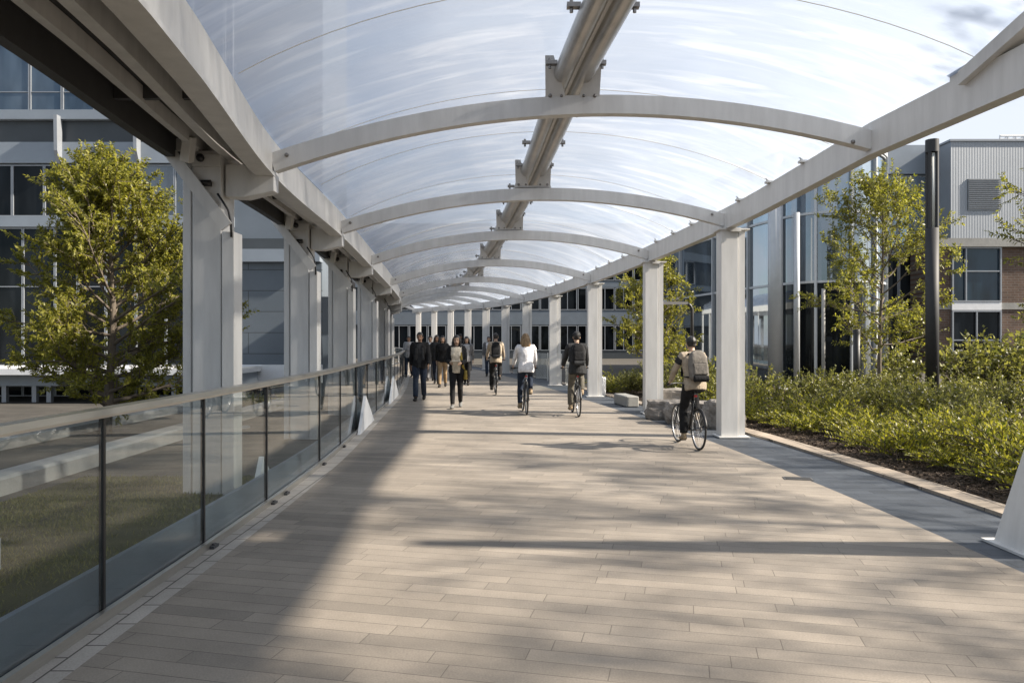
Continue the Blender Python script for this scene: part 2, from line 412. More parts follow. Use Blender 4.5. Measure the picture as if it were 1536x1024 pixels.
# ------------------------------------------------------------------ layout curves
Lx = pchip([(-10,-2.28),(3,-2.29),(7,-2.33),(10,-2.45),(15.7,-2.9),(22,-3.42),(30,-4.35),(40,-5.8),(50,-7.9),(60,-10.8),(70,-14.4)])
Rc = pchip([(-10,4.02),(4,3.98),(8,3.88),(12.4,3.56),(16.4,3.02),(21.4,2.28),(26.9,1.45),(33,.35),(40,-1.1),(50,-3.8),(60,-7.2),(70,-11.2)])
Bx = pchip([(-10,-1.95),(0,-1.7),(4,-1.98),(8,-2.58),(12.4,-2.86),(16.4,-3.12),(21.4,-3.52),(26.9,-4.1),(33,-4.95),(40,-6.05),(50,-8.15),(60,-11.0),(70,-14.6)])
Zb = pchip([(-10,3.46),(0,3.46),(8,3.47),(12.4,3.45),(16.4,3.34),(21.4,3.26),(27,3.24),(35,3.32),(45,3.55),(55,3.85),(66,4.1)])
def Zr(y): return Zb(y) + .12*max(0, 1-abs(y-8)/3.4)**.8
def Ox(y): return Bx(y) - (.95 + .35*max(0, min(1, (9-y)/6)))
def Cx(y): return Bx(y) - .70
YS = [-1.0, 3.6, 8.0, 12.4, 16.4, 21.4, 26.9, 32, 37, 42, 47, 52, 57, 62]
def frange(a, b, s):
    out = []; y = a
    while y < b - 1e-6: out.append(y); y += s
    return out + [b]

def strip(name, fl, fr, y0, y1, z, m, step=1.0, thick=0.0):
    mb = MB(); ys = frange(y0, y1, step)
    if thick:
        mb.sweep([[(fl(y),y,z),(fr(y),y,z),(fr(y),y,z-thick),(fl(y),y,z-thick)] for y in ys])
    else:
        mb.sweep([[(fl(y),y,z),(fr(y),y,z)] for y in ys], False, False)
        mb.f = [tuple(reversed(f)) for f in mb.f]
    return mb.build(name, m)

# ------------------------------------------------------------------ ground
g = MB(); g.add([(-400,-300,-.06),(400,-300,-.06),(400,900,-.06),(-400,900,-.06)], [(0,1,2,3)])
tag(g.build('ground', M['ground']), kind='structure')
strip_in = lambda y: Rc(y) - .42
strip_out = lambda y: Rc(y) + .55
kerb_out = lambda y: Rc(y) + .84
tag(strip('walkway', lambda y: Lx(y)-.02+.18, strip_in, -9, 68, 0, M['deck']), kind='structure')
tag(strip('edge_stones', lambda y: Lx(y)-.06, lambda y: Lx(y)+.16, -9, 68, -.001, M['edge'], 1.0, .07), kind='structure')
tag(strip('border_strip', strip_in, strip_out, -9, 68, -.004, M['border']), kind='structure')
tag(strip('kerb', strip_out, kerb_out, -9, 68, .03, M['kerb'], 1.0, .1), kind='structure')
tag(strip('planting_bed', kerb_out, lambda y: Rc(y)+16, -9, 26.5, -.012, M['mulch']), kind='structure')
tag(strip('plaza', lambda y: Lx(y)-16, lambda y: Lx(y)-.06, -9, 30, -.03, M['paving']), kind='structure')
lw = MB(); lw.add([(-5.15,3.0,-.02),(-2.75,3.0,-.02),(-2.95,8.9,-.02),(-5.15,8.9,-.02)], [(0,1,2,3)])
tag(lw.build('lawn', M['lawn']), kind='structure')
# path behind the shrubs at right
pt = MB(); pt.sweep([[(9.0+.4*i, 24.2+.12*i, .004),(9.0+.4*i, 25.2+.12*i, .004)] for i in range(40)], False, False)
tag(pt.build('path', M['concrete']), kind='structure')

rnd = random.Random(5)
nr = np.random.default_rng(7)
def leaf_cloud(name, P, D, L, W, mtl, parent=None, seed=0, fold=.25):
    """P points, D directions, L lengths: one folded diamond leaf each"""
    rg = np.random.default_rng(seed)
    P = np.asarray(P, float); D = np.asarray(D, float); n = len(P)
    D = D / (np.linalg.norm(D, axis=1, keepdims=True) + 1e-9)
    A = rg.normal(size=(n,3)); A[:,2] += .9
    S = np.cross(D, A); S /= (np.linalg.norm(S, axis=1, keepdims=True) + 1e-9)
    U = np.cross(S, D)
    L = np.asarray(L, float).reshape(-1,1)*np.ones((n,1)); Wd = L*W
    v = np.empty((n,4,3))
    v[:,0] = P; v[:,2] = P + D*L - U*L*.12
    mid = P + D*L*.45
    v[:,1] = mid + S*Wd + U*Wd*fold; v[:,3] = mid - S*Wd + U*Wd*fold
    me = bpy.data.meshes.new(name)
    me.vertices.add(n*4); me.vertices.foreach_set('co', v.reshape(-1))
    me.loops.add(n*4); me.loops.foreach_set('vertex_index', np.arange(n*4, dtype=np.int32))
    me.polygons.add(n); me.polygons.foreach_set('loop_start', np.arange(0, n*4, 4, dtype=np.int32))
    me.polygons.foreach_set('loop_total', np.full(n, 4, dtype=np.int32))
    me.update(calc_edges=True); me.validate()
    return link(name, me, mtl, parent)

# lawn grass
gp = np.column_stack([nr.uniform(-5.1,-2.95,26000), nr.uniform(3.1,8.85,26000), np.full(26000,-.02)])
gp = gp[(np.sin(gp[:,0]*3.1+1.3*np.sin(gp[:,1]*1.7))*np.sin(gp[:,1]*2.3+gp[:,0]) + nr.normal(0,.45,26000)) > -.25]; ng = len(gp)
gd = np.column_stack([nr.normal(0,.45,ng), nr.normal(0,.45,ng), np.full(ng,1.0)])
tag(leaf_cloud('grass', gp, gd, nr.uniform(.02,.055,ng), .10, M['grass'], None, 3), 'short dull green grass on the lawn outside the glass railing', 'grass', kind='stuff')

# ------------------------------------------------------------------ covered walkway
can = empty('walkway_canopy', (.8, 8, 0), 0, 'long arched canopy of pale steel ribs and clear sheeting over the paved walkway', 'canopy')
CO = Vector((.8, 8, 0))
def cpart(mb, name, m, parent=None, smooth=False, bevel=0):
    o = mb.build(name, m, parent or can, smooth, bevel)
    if parent is None: o.location = -CO
    return o

# edge beams
ys = sorted(set(frange(-4, 63.5, 1.0) + [5.5,6.5,7.5,8.5,9.5,10.5]))
bl = MB(); bl.sweep([[(Bx(y),y,Zb(y)-.06),(Bx(y),y,Zb(y)+.30),(Bx(y)-.15,y,Zb(y)+.30),(Bx(y)-.15,y,Zb(y)-.06)] for y in ys])
cpart(bl, 'edge_beam', M['steel'])
br_ = MB(); br_.sweep([[(Rc(y)-.02,y,Zr(y)+.05),(Rc(y)+.10,y,Zr(y)+.05),(Rc(y)+.10,y,Zr(y)+.37),(Rc(y)-.02,y,Zr(y)+.37)] for y in ys])
cpart(br_, 'edge_beam', M['steel'])
# lips along the beams
lp = MB(); lp.sweep([[(Bx(y)+.025,y,Zb(y)-.10),(Bx(y)+.025,y,Zb(y)-.063),(Bx(y)-.17,y,Zb(y)-.063),(Bx(y)-.17,y,Zb(y)-.10)] for y in ys])
cpart(lp, 'beam_flange', M['steel'])
lp = MB(); lp.sweep([[(Rc(y)-.03,y,Zr(y)+.022),(Rc(y)+.11,y,Zr(y)+.022),(Rc(y)+.11,y,Zr(y)+.047),(Rc(y)-.03,y,Zr(y)+.047)] for y in ys])
cpart(lp, 'beam_flange', M['steel'])
# opaque gutter canopy on the left: soffit with three long channels
sf = MB(); sf.sweep([[(Bx(y)-.155,y,Zb(y)+.30),(Ox(y),y,Zb(y)+.30),(Ox(y),y,Zb(y)+.36),(Bx(y)-.155,y,Zb(y)+.36)] for y in ys])
cpart(sf, 'soffit', M['soffit'])
for off, w, z0, z1, m in ((0.0,.10,.06,.38,'steel_dark'), (.30,.07,.16,.297,'steel_cool'), (.62,.10,.10,.297,'steel_cool')):
    q = MB(); q.sweep([[(Ox(y)+off*(Bx(y)-.155-Ox(y))-.05,y,Zb(y)+z0),(Ox(y)+off*(Bx(y)-.155-Ox(y))-.05+w,y,Zb(y)+z0),(Ox(y)+off*(Bx(y)-.155-Ox(y))-.05+w,y,Zb(y)+z1),(Ox(y)+off*(Bx(y)-.155-Ox(y))-.05,y,Zb(y)+z1)] for y in ys])
    cpart(q, 'gutter_channel', M[m])
for i in range(len(YS)-1):
    for fr_ in (.0, .5):
        y = YS[i] + (YS[i+1]-YS[i])*fr_ + .5
        q = MB(); q.box(Ox(y)+.06, Bx(y)-.1555, y-.03, y+.03, Zb(y)+.19, Zb(y)+.296)
        cpart(q, 'soffit_bar', M['steel_dark'])

# roof sheet: one vault between the beams
def vault(y, t, rise=.80, base=.36):
    x0 = Bx(y)-.05; x1 = Rc(y)+.08
    return Vector((x0+(x1-x0)*t, y, Zb(y)+base+rise*(1-(2*t-1)**2)**.92 + (Zr(y)-Zb(y))*t**3 + max(0, 6.45-y)*.24*t**4))
yy = frange(-4, 63, .5); rs = MB(); nT = 33
rs.sweep([[vault(y, k/(nT-1)) + Vector((0,0,.025*math.sin(y*5.3)*math.sin(math.pi*k/(nT-1)))) for k in range(nT)] for y in yy], False, False)
ro = cpart(rs, 'roof_sheet', M['roof'], None, True)
# sheet seams
seams = []
for i in range(1, len(YS)-1):
    a, b = YS[i], YS[i+1]
    for fr_ in (.2, .6): seams.append(a+(b-a)*fr_)
for y in seams[:24]:
    q = MB(); q.tube([vault(y, .01+.98*k/24)-Vector((0,0,.014)) for k in range(25)], (.0035,.004), 5)
    cpart(q, 'sheet_seam', M['seam'])

# arched ribs
def arch(y):
    xl, xr = Bx(y)-.0, Rc(y)+.0
    zl, zr = Zb(y)+.05, Zr(y)+.17
    rings = []
    n = 28
    for k in range(n+1):
        t = k/n; x = xl+(xr-xl)*t
        z = zl+(zr-zl)*t + .50*(1-(2*t-1)**2)
        tx = xr-xl; tz = (zr-zl) + .50*(-2*(2*t-1)*2)
        nrm = Vector((-tz,0,tx)).normalized()
        c = Vector((x,y,z)); h = .10; d = .06
        rings.append([c-nrm*h+Vector((0,-d,0)), c-nrm*h+Vector((0,d,0)), c+nrm*h+Vector((0,d,0)), c+nrm*h+Vector((0,-d,0))])
    q = MB(); q.sweep(rings); return q
def crown(y):
    return Vector(((Bx(y)+Rc(y))/2, y, Zb(y)+.125+.50))
for y in YS[1:]:
    a = cpart(arch(y), 'arch_rib', M['steel'])
    c = crown(y)
    # bracket plates up to the ridge
    br = MB()
    for s in (-1, 1):
        vs = [(c.x+s*.07, y-.055, c.z+.119), (c.x+s*.29, y-.055, c.z+.119), (c.x+s*.30, y-.20, c.z+.52), (c.x+s*.21, y-.20, c.z+.52)]
        w = Vector((0,.022,0)); o_ = [(0,1,2,3),(7,6,5,4)]
        br.add([Vector(v) for v in vs] + [Vector(v)+w for v in vs], o_ + [(i,(i+1)%4,(i+1)%4+4,i+4) for i in range(4)])
    br.box(c.x-.30, c.x+.30, y-.058, y+.055, c.z+.101, c.z+.119)
    cpart(br, 'ridge_bracket', M['steel_cool'])
    if y < 28:
        bo = MB()
        for s in (-1,1):
            bo.ball((c.x+s*.24, y-.06, c.z+.14), .022, seg=8, rings=5)
            bo.ball((c.x+s*.12, y-.06, c.z+.14), .018, seg=8, rings=5)
            bo.ball((Bx(y)+.16 if s<0 else Rc(y)-.22, y-.063, Zb(y)+(.13 if s<0 else .27)), .024, seg=8, rings=5)
        cpart(bo, 'rib_bolts', M['bolt'])
# ridge: two pipes and a channel under the crown of the sheet
def ridge_pt(y, dx, dz): 
    c = crown(y); return (c.x+dx, y, c.z+.36+dz)
for dx, dz, r in ((-.115,0,.10),(.115,0,.10)):
    q = MB(); q.tube([ridge_pt(y,dx,dz) for y in ys], r, 12, up=(0,0,1)); cpart(q, 'ridge_pipe', M['ridge'], None, True)
q = MB(); q.sweep([[ridge_pt(y,-.03,-.02),ridge_pt(y,.03,-.02),ridge_pt(y,.03,.14),ridge_pt(y,-.03,.14)] for y in ys]); cpart(q, 'ridge_channel', M['steel_cool'])
for i in range(1, 9):
    a, b = YS[i], YS[i+1]
    for fr_ in (.0, .38, .7):
        y = a+(b-a)*fr_ - .25
        q = MB()
        for s in (-1,1):
            q = MB(); c = Vector(ridge_pt(y, s*.255, .06))
            q.box(c.x-.06, c.x+.06, y-.035, y+.035, c.z-.02, c.z+.02)
            q.tube([c+Vector((s*.02,0,-.06)), c+Vector((s*.02,0,.05))], .016, 6)
            cpart(q, 'ridge_clamp', M['bolt'])
# clamps along the right beam
for i in range(2, 8):
    a, b = YS[i], YS[i+1]
    for fr_ in (.12, .36, .6, .85):
        y = a+(b-a)*fr_
        q = MB(); q.box(Rc(y)-.07, Rc(y)+.05, y-.05, y+.05, Zr(y)+.371, Zr(y)+.40); q.tube([(Rc(y)-.04,y,Zr(y)+.36),(Rc(y)-.04,y,Zr(y)+.45)], .02, 6)
        cpart(q, 'beam_clamp', M['steel'])
# outrigger strut above the right beam close to the camera
q = MB(); q.sweep([[vault(y,1)+Vector(d) for d in ((-.16,0,-.10),(.10,0,-.10),(.10,0,.02),(-.16,0,.02))] for y in (6.4,5.5,4.5,3.0,1.0,-2.0)]); cpart(q, 'outrigger', M['steel_cool'])
q = MB(); q.sweep([[(Rc(y)+.02,y,Zr(y)+.372),(Rc(y)+.05,y,Zr(y)+.372),(Rc(y)+.05,y,vault(y,1).z-.02),(Rc(y)+.02,y,vault(y,1).z-.02)] for y in (5.1,4,3,1,-1,-2.5,-4)]); cpart(q, 'sun_block_strip', M['white'])  # added out of view to stop sun passing under the lifted sheet edge
q = MB(); q.box(Rc(6.4)-.02, Rc(6.4)+.26, 6.25, 6.62, Zr(6.4)+.372, Zr(6.4)+.45); cpart(q, 'outrigger_shoe', M['steel'])

# right-hand columns
def right_column(y):
    x = Rc(y)+.11; zt = Zr(y)+.02
    q = MB()
    q.box(x-.20, x+.085, y-.13, y+.17, .03, zt-.02)
    c = cpart(q, 'column', M['steel'], None, False, .006)
    q = MB(); q.box(x+.10, x+.205, y-.10, y+.20, .03, zt-.02); q.box(x+.07, x+.11, y-.06, y+.12, .03, zt-.02); q.build('column_flange', M['steel'], c, False)
    q = MB(); q.box(x-.25, x+.26, y-.20, y+.24, .005, .03); q.build('base_plate', M['steel'], c, False, .004)
    q = MB(); q.box(x-.25, x+.27, y-.16, y+.22, zt-.022, zt); q.box(x-.06, x+.10, y-.24, y-.161, zt-.06, zt); q.build('cap_plate', M['steel_cool'], c)
for y in YS[3:]: right_column(y)
# leaning leg near the camera
q = MB()
x0 = Rc(5.7)+.10
q.sweep([[(x0-.22,5.45,.0),(x0+.30,5.45,.0),(x0+.30,5.9,.0),(x0-.22,5.9,.0)],
         [(x0+.42,5.05,3.46),(x0+.60,5.05,3.46),(x0+.60,5.22,3.46),(x0+.42,5.22,3.46)]])
lg = cpart(q, 'leaning_leg', M['steel'], None, False, .008)
q = MB(); q.box(x0-.27, x0+.36, 5.38, 5.97, .0, .02); q.build('base_plate', M['steel'], lg)

# left-hand columns with brace, down box, bracket arm and lamp
def left_column(y, lamp=True):
    x = Cx(y); zt = Zb(y)+.15
    q = MB(); q.box(x-.105, x+.195, y-.16, y+.22, -.02, zt)
    q.box(x-.137, x-.105, y-.11, y+.17, -.02, zt-.05)
    q.box(x-.225, x-.137, y-.13, y+.24, -.02, zt-.1)
    c = cpart(q, 'column', M['steel_cool'], None, False, .006)
    q = MB(); q.box(x+.215, x+.345, y-.19, y+.05, -.02, 2.76); q.build('down_box', M['steel'], c, False, .006)
    q = MB(); q.bar((x-.42, y-.25, Zb(y)+.26), (x+.29, y-.25, 2.80), .03, .13, (1,0,1)); q.build('brace', M['steel'], c)
    q = MB(); q.tube([(x+.19,y-.24,3.15),(x+.30,y-.235,2.98),(x+.32,y-.21,2.84),(x+.32,y-.2,2.70)], .012, 6); q.build('cable', M['black'], c, True)
    zb = Zb(y)
    q = MB()
    q.sweep([[(x+.217,y-.10,zb-.32),(x+.217,y+.10,zb-.32),(x+.217,y+.10,zb+.02),(x+.217,y-.10,zb+.02)],
             [(x+.42,y-.10,zb-.33),(x+.42,y+.10,zb-.33),(x+.42,y+.10,zb+.02),(x+.42,y-.10,zb+.02)],
             [(Bx(y)+.03,y-.08,zb-.26),(Bx(y)+.03,y+.08,zb-.26),(Bx(y)+.03,y+.08,zb-.101),(Bx(y)+.03,y-.08,zb-.101)]])
    q.build('bracket_arm', M['steel'], c, False, .005)
    q = MB(); q.cbox((x-.04, y-.42, zb+.10), .10, .12, .26, Euler((R(18), R(14), 0)).to_matrix()); q.build('lamp_box', M['steel'], c, False, .006)
    q = MB(); q.box(x-.10, x+.20, y-.20, y-.163, zb-.02, zb+.10); q.box(x-.30,x-.02,y-.24,y-.2,zb+.13,zb+.26); q.build('gusset', M['steel_cool'], c)
    q = MB(); q.tube([(x-.02,y-.19,zb-.20),(x+.10,y-.19,zb-.20)], .035, 8); q.ball((x+.0,y-.22,zb+.06), .045, seg=8, rings=6); q.build('fitting', M['black'], c, True)
for y in YS[2:]: left_column(y)

# ------------------------------------------------------------------ glass railing on the left
rail = empty('glass_railing', (-2.36, 8, 0), 0, 'frameless glass railing with brushed metal handrail along the left edge of the walkway', 'railing')
RO = Vector((-2.36, 8, 0))
def rpart(mb, name, m, smooth=False, bevel=0):
    o = mb.build(name, m, rail, smooth, bevel); o.location = -RO; return o
Gx = lambda y: Lx(y)-.075
ys2 = frange(-3, 62, .5)
q = MB(); q.sweep([[(Gx(y)-.05,y,1.165),(Gx(y)+.05,y,1.165),(Gx(y)+.055,y,1.18),(Gx(y)+.05,y,1.215),(Gx(y)-.05,y,1.215),(Gx(y)-.055,y,1.18)] for y in ys2]); rpart(q, 'handrail', M['alu'])
posts = [-1.6, -.13, 1.34, 2.81, 4.28, 5.70, 7.25, 9.6, 11.2, 13.0, 14.8, 16.6, 18.4, 20.2, 22, 23.8, 25.6, 27.4, 29.2, 31, 33, 35, 37, 39, 41, 43, 45, 47, 49, 51, 53, 55, 57, 59]
for i, y in enumerate(posts):
    q = MB(); q.box(Gx(y)-.014, Gx(y)+.014, y-.012, y+.012, .02, 1.163); rpart(q, 'joint_post', M['black'])
    if i+1 < len(posts):
        e = posts[i+1]
        q = MB(); seg = frange(y+.016, e-.016, .6)
        q.sweep([[(Gx(s)-.006,s,.03),(Gx(s)+.006,s,.03),(Gx(s)+.006,s,1.163),(Gx(s)-.006,s,1.163)] for s in seg])
        rpart(q, 'glass_panel', M['glass'])
q = MB(); q.sweep([[(Gx(y)-.10,y,-.03),(Gx(y)-.06,y,-.03),(Gx(y)-.06,y,.27),(Gx(y)-.10,y,.27)] for y in ys2]); rpart(q, 'kick_panel', M['kick'])
q = MB(); q.sweep([[(Gx(y)+.012,y,-.02),(Gx(y)+.05,y,-.02),(Gx(y)+.05,y,.055),(Gx(y)+.012,y,.055)] for y in ys2]); rpart(q, 'base_channel', M['alu'])
for y in [5.75,7.3,7.75,9.6,11.2]:
    q = MB(); q.box(Gx(y)+.051, Gx(y)+.085, y-.05, y+.05, .0, .022); q.box(Gx(y)+.056, Gx(y)+.075, y-.02, y+.02, .022, .034); rpart(q, 'clamp', M['steel_dark'])

# glass guard far on the right
gg = empty('glass_guard', (1.2, 26, 0), 0, 'low clear glass guard between the columns beyond the white-shirted cyclist', 'railing')
for a, b in ((24.5,26.6),(27.3,29.4),(29.5,31.7),(32.4,34.5),(34.6,36.7)):
    q = MB(); q.sweep([[(Rc(s)+.42,s,.03),(Rc(s)+.435,s,.03),(Rc(s)+.435,s,1.12),(Rc(s)+.42,s,1.12)] for s in frange(a,b,.7)])
    o = q.build('glass_panel', M['glass_far'], gg); o.location = (-1.2,-26,0)
    q = MB(); q.box(Rc(a)+.40, Rc(a)+.45, a-.03, a-.004, .03, 1.15); o = q.build('guard_post', M['steel'], gg); o.location = (-1.2,-26,0)

# white triangular fins outside the railing
for (y, L, h, lab) in ((7.7,.8,.42,'white triangular fin outside the railing at the foot of the nearest left column'),
                       (13.9,2.4,.60,'large white triangular fin against the glass railing near the third left column'),
                       (20.6,3.4,.66,'white triangular fin at the far end of the railing by the man in black')):
    q = MB(); xf = lambda s: Gx(s)+(.115 if y > 10 else -.13)
    p0, p1, pa = (xf(y-L/2), y-L/2), (xf(y+L/2), y+L/2), (xf(y-.12*L), y-.12*L)
    t = .05
    q.add([(p0[0],p0[1],0),(p1[0],p1[1],0),(pa[0],pa[1],h),(p0[0]-t,p0[1],0),(p1[0]-t,p1[1],0),(pa[0]-t,pa[1],h)],
          [(0,1,2),(5,4,3),(0,3,4,1),(1,4,5,2),(2,5,3,0)])
    tag(q.build('triangular_fin', M['white']), lab, 'fin', 'white fins along the railing')

# ------------------------------------------------------------------ buildings
def facade_part(root, name, m, Y, x0, x1, y0, y1, d0=0.0, d1=.12, parent=None):
    """box on a frontal facade at depth Y, given in photo pixels; d0..d1 = distance in front of Y"""
    a = at(x0, y1, Y); b = at(x1, y0, Y)
    q = MB(); q.box(a.x, b.x, Y-d1, Y-d0, max(a.z, -.05), b.z)
    o = q.build(name, m, parent or root)
    if parent is None: o.location = -root.location
    return o
def window(root, Y, x0, x1, y0, y1, glass, bars=(), hbars=(), fr=1.6, d=.06):
    """frame ring (part) with a pane and bars (sub-parts)"""
    a = at(x0, y1, Y); b = at(x1, y0, Y); s = Y/F; w = fr*s
    q = MB()
    z0 = max(a.z, -.04)
    q.box(a.x, a.x+w, Y-d, Y-.003, z0, b.z); q.box(b.x-w, b.x, Y-d, Y-.003, z0, b.z)
    q.box(a.x+w, b.x-w, Y-d, Y-.003, z0, z0+w); q.box(a.x+w, b.x-w, Y-d, Y-.003, b.z-w, b.z)
    for bx_ in bars:
        X = at(bx_, 0, Y).x; q.box(X-w*.45, X+w*.45, Y-d+.004, Y-.003, z0+w, b.z-w)
    for hy in hbars:
        Z = at(0, hy, Y).z; q.box(a.x+w, b.x-w, Y-d+.008, Y-.003, Z-w*.4, Z+w*.4)
    f = q.build('window', M['mull'], root); f.location = -root.location
    q = MB(); q.box(a.x+w*.5, b.x-w*.5, Y-.03, Y-.012, z0+w*.5, b.z-w*.5)
    q.build('pane', glass, f)
    return f

# --- grey office building at left, facade at 22 m
YB = 22.0
ob = empty('office_building', tuple(at(250, 592.7, YB)), 0, 'grey clad office building with bands of windows behind the left columns', 'building')
facade_part(ob, 'wall', M['bwall'], YB, -700, 484, -420, 600, -3.2, 0.0)
# storey bands
for (x0, x1, y0, y1, m, d) in ((-700,352,168,182,'bwall_light',.22),(-700,352,182.5,214.5,'bdark',.04),(-700,352,215,246,'bwall_light',.14),
                              (-700,352,326,341,'bwall_light',.16),(352.5,484,358,375,'bdark',.06),(352.5,484,375.5,394,'bwall_light',.35),
                              (352.5,484,394.5,546,'bsiding',.12),(352.5,484,546.5,574,'white',.30),(-700,352,-130,-100,'bwall_light',.2)):
    facade_part(ob, 'cladding_band', M[m], YB, x0, x1, y0, y1, .0, d)
nwin = 0
for k in range(-6, 8):
    x0 = -2 + 48.6*k; x1 = x0+47.6
    if x0 > 350: break
    x1 = min(x1, 351)
    window(ob, YB, x0, x1, -98, 167, M['win_blue'], (), (60, 139, 0))
xs = [-300,-230,-160,-90,-20,20,68,97,146,162.5,212,263,306,351]
for a, b in zip(xs[:-1], xs[1:]):
    window(ob, YB, a+.3, b-.3, 248, 325, M['win_dark'] if b < 100 else M['win_blue'], (), ())
xs = [-300,-215,-130,-60,-15,36,84,118,160,205,250,300,351]
for a, b in zip(xs[:-1], xs[1:]):
    window(ob, YB, a+.3, b-.3, 342, 548, M['win_dark'], (), (430,))
    window(ob, YB, a+.3, b-.3, 578, 594, M['win_dark'], (), ())
for x in (-135,-20,95,212):
    q = MB(); a = at(x, 248, YB); b = at(x, 178, YB)
    q.sweep([[(a.x-.05,YB-.141,a.z),(a.x+.05,YB-.141,a.z),(a.x+.05,YB-.22,a.z),(a.x-.05,YB-.22,a.z)],
             [(a.x-.05,YB-.141,a.z+.35),(a.x+.05,YB-.141,a.z+.35),(a.x+.05,YB-.38,a.z+.35),(a.x-.05,YB-.38,a.z+.35)],
             [(a.x-.05,YB-.141,b.z),(a.x+.05,YB-.141,b.z),(a.x+.05,YB-.40,b.z),(a.x-.05,YB-.40,b.z)]])
    o = q.build('fin_bracket', M['mull'], ob); o.location = -ob.location
facade_part(ob, 'doorway', M['black'], YB+1.6, 470, 521, 385, 588, -1.2, 0)
window(ob, YB, 352.8, 410, 575, 594, M['win_dark']); window(ob, YB, 410.5, 483, 575, 594, M['win_dark'])
# its entrance canopy
q = MB(); a = at(-600, 560, 19.6); b = at(352, 552, 19.6)
q.box(a.x, b.x, 19.2, 21.9, a.z-.02, b.z); c_ = q.build('entrance_canopy', M['white'], ob); c_.location = -ob.location
q = MB(); q.box(a.x+.1, b.x-.1, 19.8, 21.7, a.z-.34, a.z-.022); q.build('fascia', M['bwall_light'], c_)
for x in (-220,-110,8,53,75,262):
    q = MB(); p = at(x, 600, 19.9); q.box(p.x-.06, p.x+.06, 19.84, 19.96, -.05, a.z-.344); q.build('canopy_post', M['mull'], c_)

# --- far office block that closes the view, facade at 72 m
YF = 72.0
fb = empty('far_office_block', tuple(at(820, 537, YF)), 0, 'grey office block with rows of dark windows closing the far end of the walkway', 'building')
facade_part(fb, 'wall', M['bdark'], YF, 380, 1120, 335, 540, -14, 0)
for (y0, y1, m) in ((466,487,'bwall'),(422,431,'bwall'),(526,540,'bdark'),(372,385,'bwall')):
    facade_part(fb, 'cladding_band', M[m], YF, 380, 1120, y0, y1, .0, .2)
k = 0
for y0, y1 in ((386,421),(432,465),(488,525.5)):
    for i in range(15):
        x0 = 586+28*i
        window(fb, YF, x0+.4, x0+27.2, y0, y1, M['win_dark'], (x0+13,), (), 1.0, .25)

# --- curved glass building at right
nose_pts = [(8.6,46),(8.55,42),(9.0,37.5),(9.75,33),(10.4,30.0),(11.2,28.2),(12.5,27.6),(13.7,28.0),(14.7,29.2),(15.2,31.2)]
def catmull(P, n):
    out = []
    for i in range(len(P)-1):
        p0 = P[max(i-1,0)]; p1 = P[i]; p2 = P[i+1]; p3 = P[min(i+2,len(P)-1)]
        for j in range(n):
            t = j/n
            out.append(tuple(.5*((2*p1[c])+(-p0[c]+p2[c])*t+(2*p0[c]-5*p1[c]+4*p2[c]-p3[c])*t*t+(-p0[c]+3*p1[c]-3*p2[c]+p3[c])*t**3) for c in (0,1)))
    out.append(P[-1]); return out
fine = catmull(nose_pts, 8)
def nrm2(i):
    a = fine[max(i-1,0)]; b = fine[min(i+1,len(fine)-1)]
    d = Vector((b[0]-a[0], b[1]-a[1], 0)).normalized()
    return Vector((d.y, -d.x, 0)) # outward (towards the camera)
nb = empty('curved_glass_building', (12.0, 32, 0), 0, 'curved building of tall blue glass with slim silver mullions behind the shrubs', 'building')
def npart(mb, name, m, smooth=False, parent=None):
    o = mb.build(name, m, parent or nb, smooth)
    if parent is None: o.location = -nb.location
    return o
levels = [-.05, 3.85, 6.45, 8.75]
mull_idx = list(range(0, len(fine), 7)); 
if mull_idx[-1] != len(fine)-1: mull_idx.append(len(fine)-1)
q = MB()   # solid core behind the glass
q.sweep([[Vector((p[0],p[1],-.05))-nrm2(i)*.35, Vector((p[0],p[1],8.8))-nrm2(i)*.35] for i, p in enumerate(fine)], False, False)
q.add([(15.0,31,8.7),(16.5,46,8.7),(9.0,46,8.7)], [(0,1,2)])
npart(q, 'core_wall', M['bdark'])
for a, b in zip(mull_idx[:-1], mull_idx[1:]):
    for li in range(3):
        q = MB(); z0, z1 = levels[li]+.04, levels[li+1]-.04
        q.sweep([[Vector((fine[i][0],fine[i][1],z0)), Vector((fine[i][0],fine[i][1],z1)), Vector((fine[i][0],fine[i][1],z1))-nrm2(i)*.03, Vector((fine[i][0],fine[i][1],z0))-nrm2(i)*.03] for i in range(a, b+1)])
        npart(q, 'glass_pane', (M['win_dark'], M['win_nose'], M['win_sky_tone'])[li])
for i in mull_idx:
    n = nrm2(i); p = Vector((fine[i][0], fine[i][1], 0))
    q = MB(); q.bar(p+n*.05+Vector((0,0,-.05)), p+n*.05+Vector((0,0,8.85)), .09, .16, n)
    npart(q, 'mullion', M['mull_pale'])
for li in (1,2,3):
    q = MB(); q.sweep([[Vector((fine[i][0],fine[i][1],levels[li]-.045))+nrm2(i)*.07, Vector((fine[i][0],fine[i][1],levels[li]+.045))+nrm2(i)*.07, Vector((fine[i][0],fine[i][1],levels[li]+.045))-nrm2(i)*.1, Vector((fine[i][0],fine[i][1],levels[li]-.045))-nrm2(i)*.1] for i in range(len(fine))])
    npart(q, 'transom', M['mull_pale'])
q = MB(); q.sweep([[Vector((fine[i][0],fine[i][1],8.78))+nrm2(i)*.12, Vector((fine[i][0],fine[i][1],9.1))+nrm2(i)*.12, Vector((fine[i][0],fine[i][1],9.1))-nrm2(i)*.2, Vector((fine[i][0],fine[i][1],8.78))-nrm2(i)*.2] for i in range(len(fine))])
npart(q, 'parapet', M['mull_pale'])
for px, Y, r in ((1163,28.3,.27),(1195,27.6,.11)):
    p = at(px, 500, Y); q = MB(); q.tube([(p.x,Y,-.05),(p.x,Y,8.7 if r > .2 else 6.4)], r, 18); npart(q, 'round_pillar', M['mull_pale'], True)
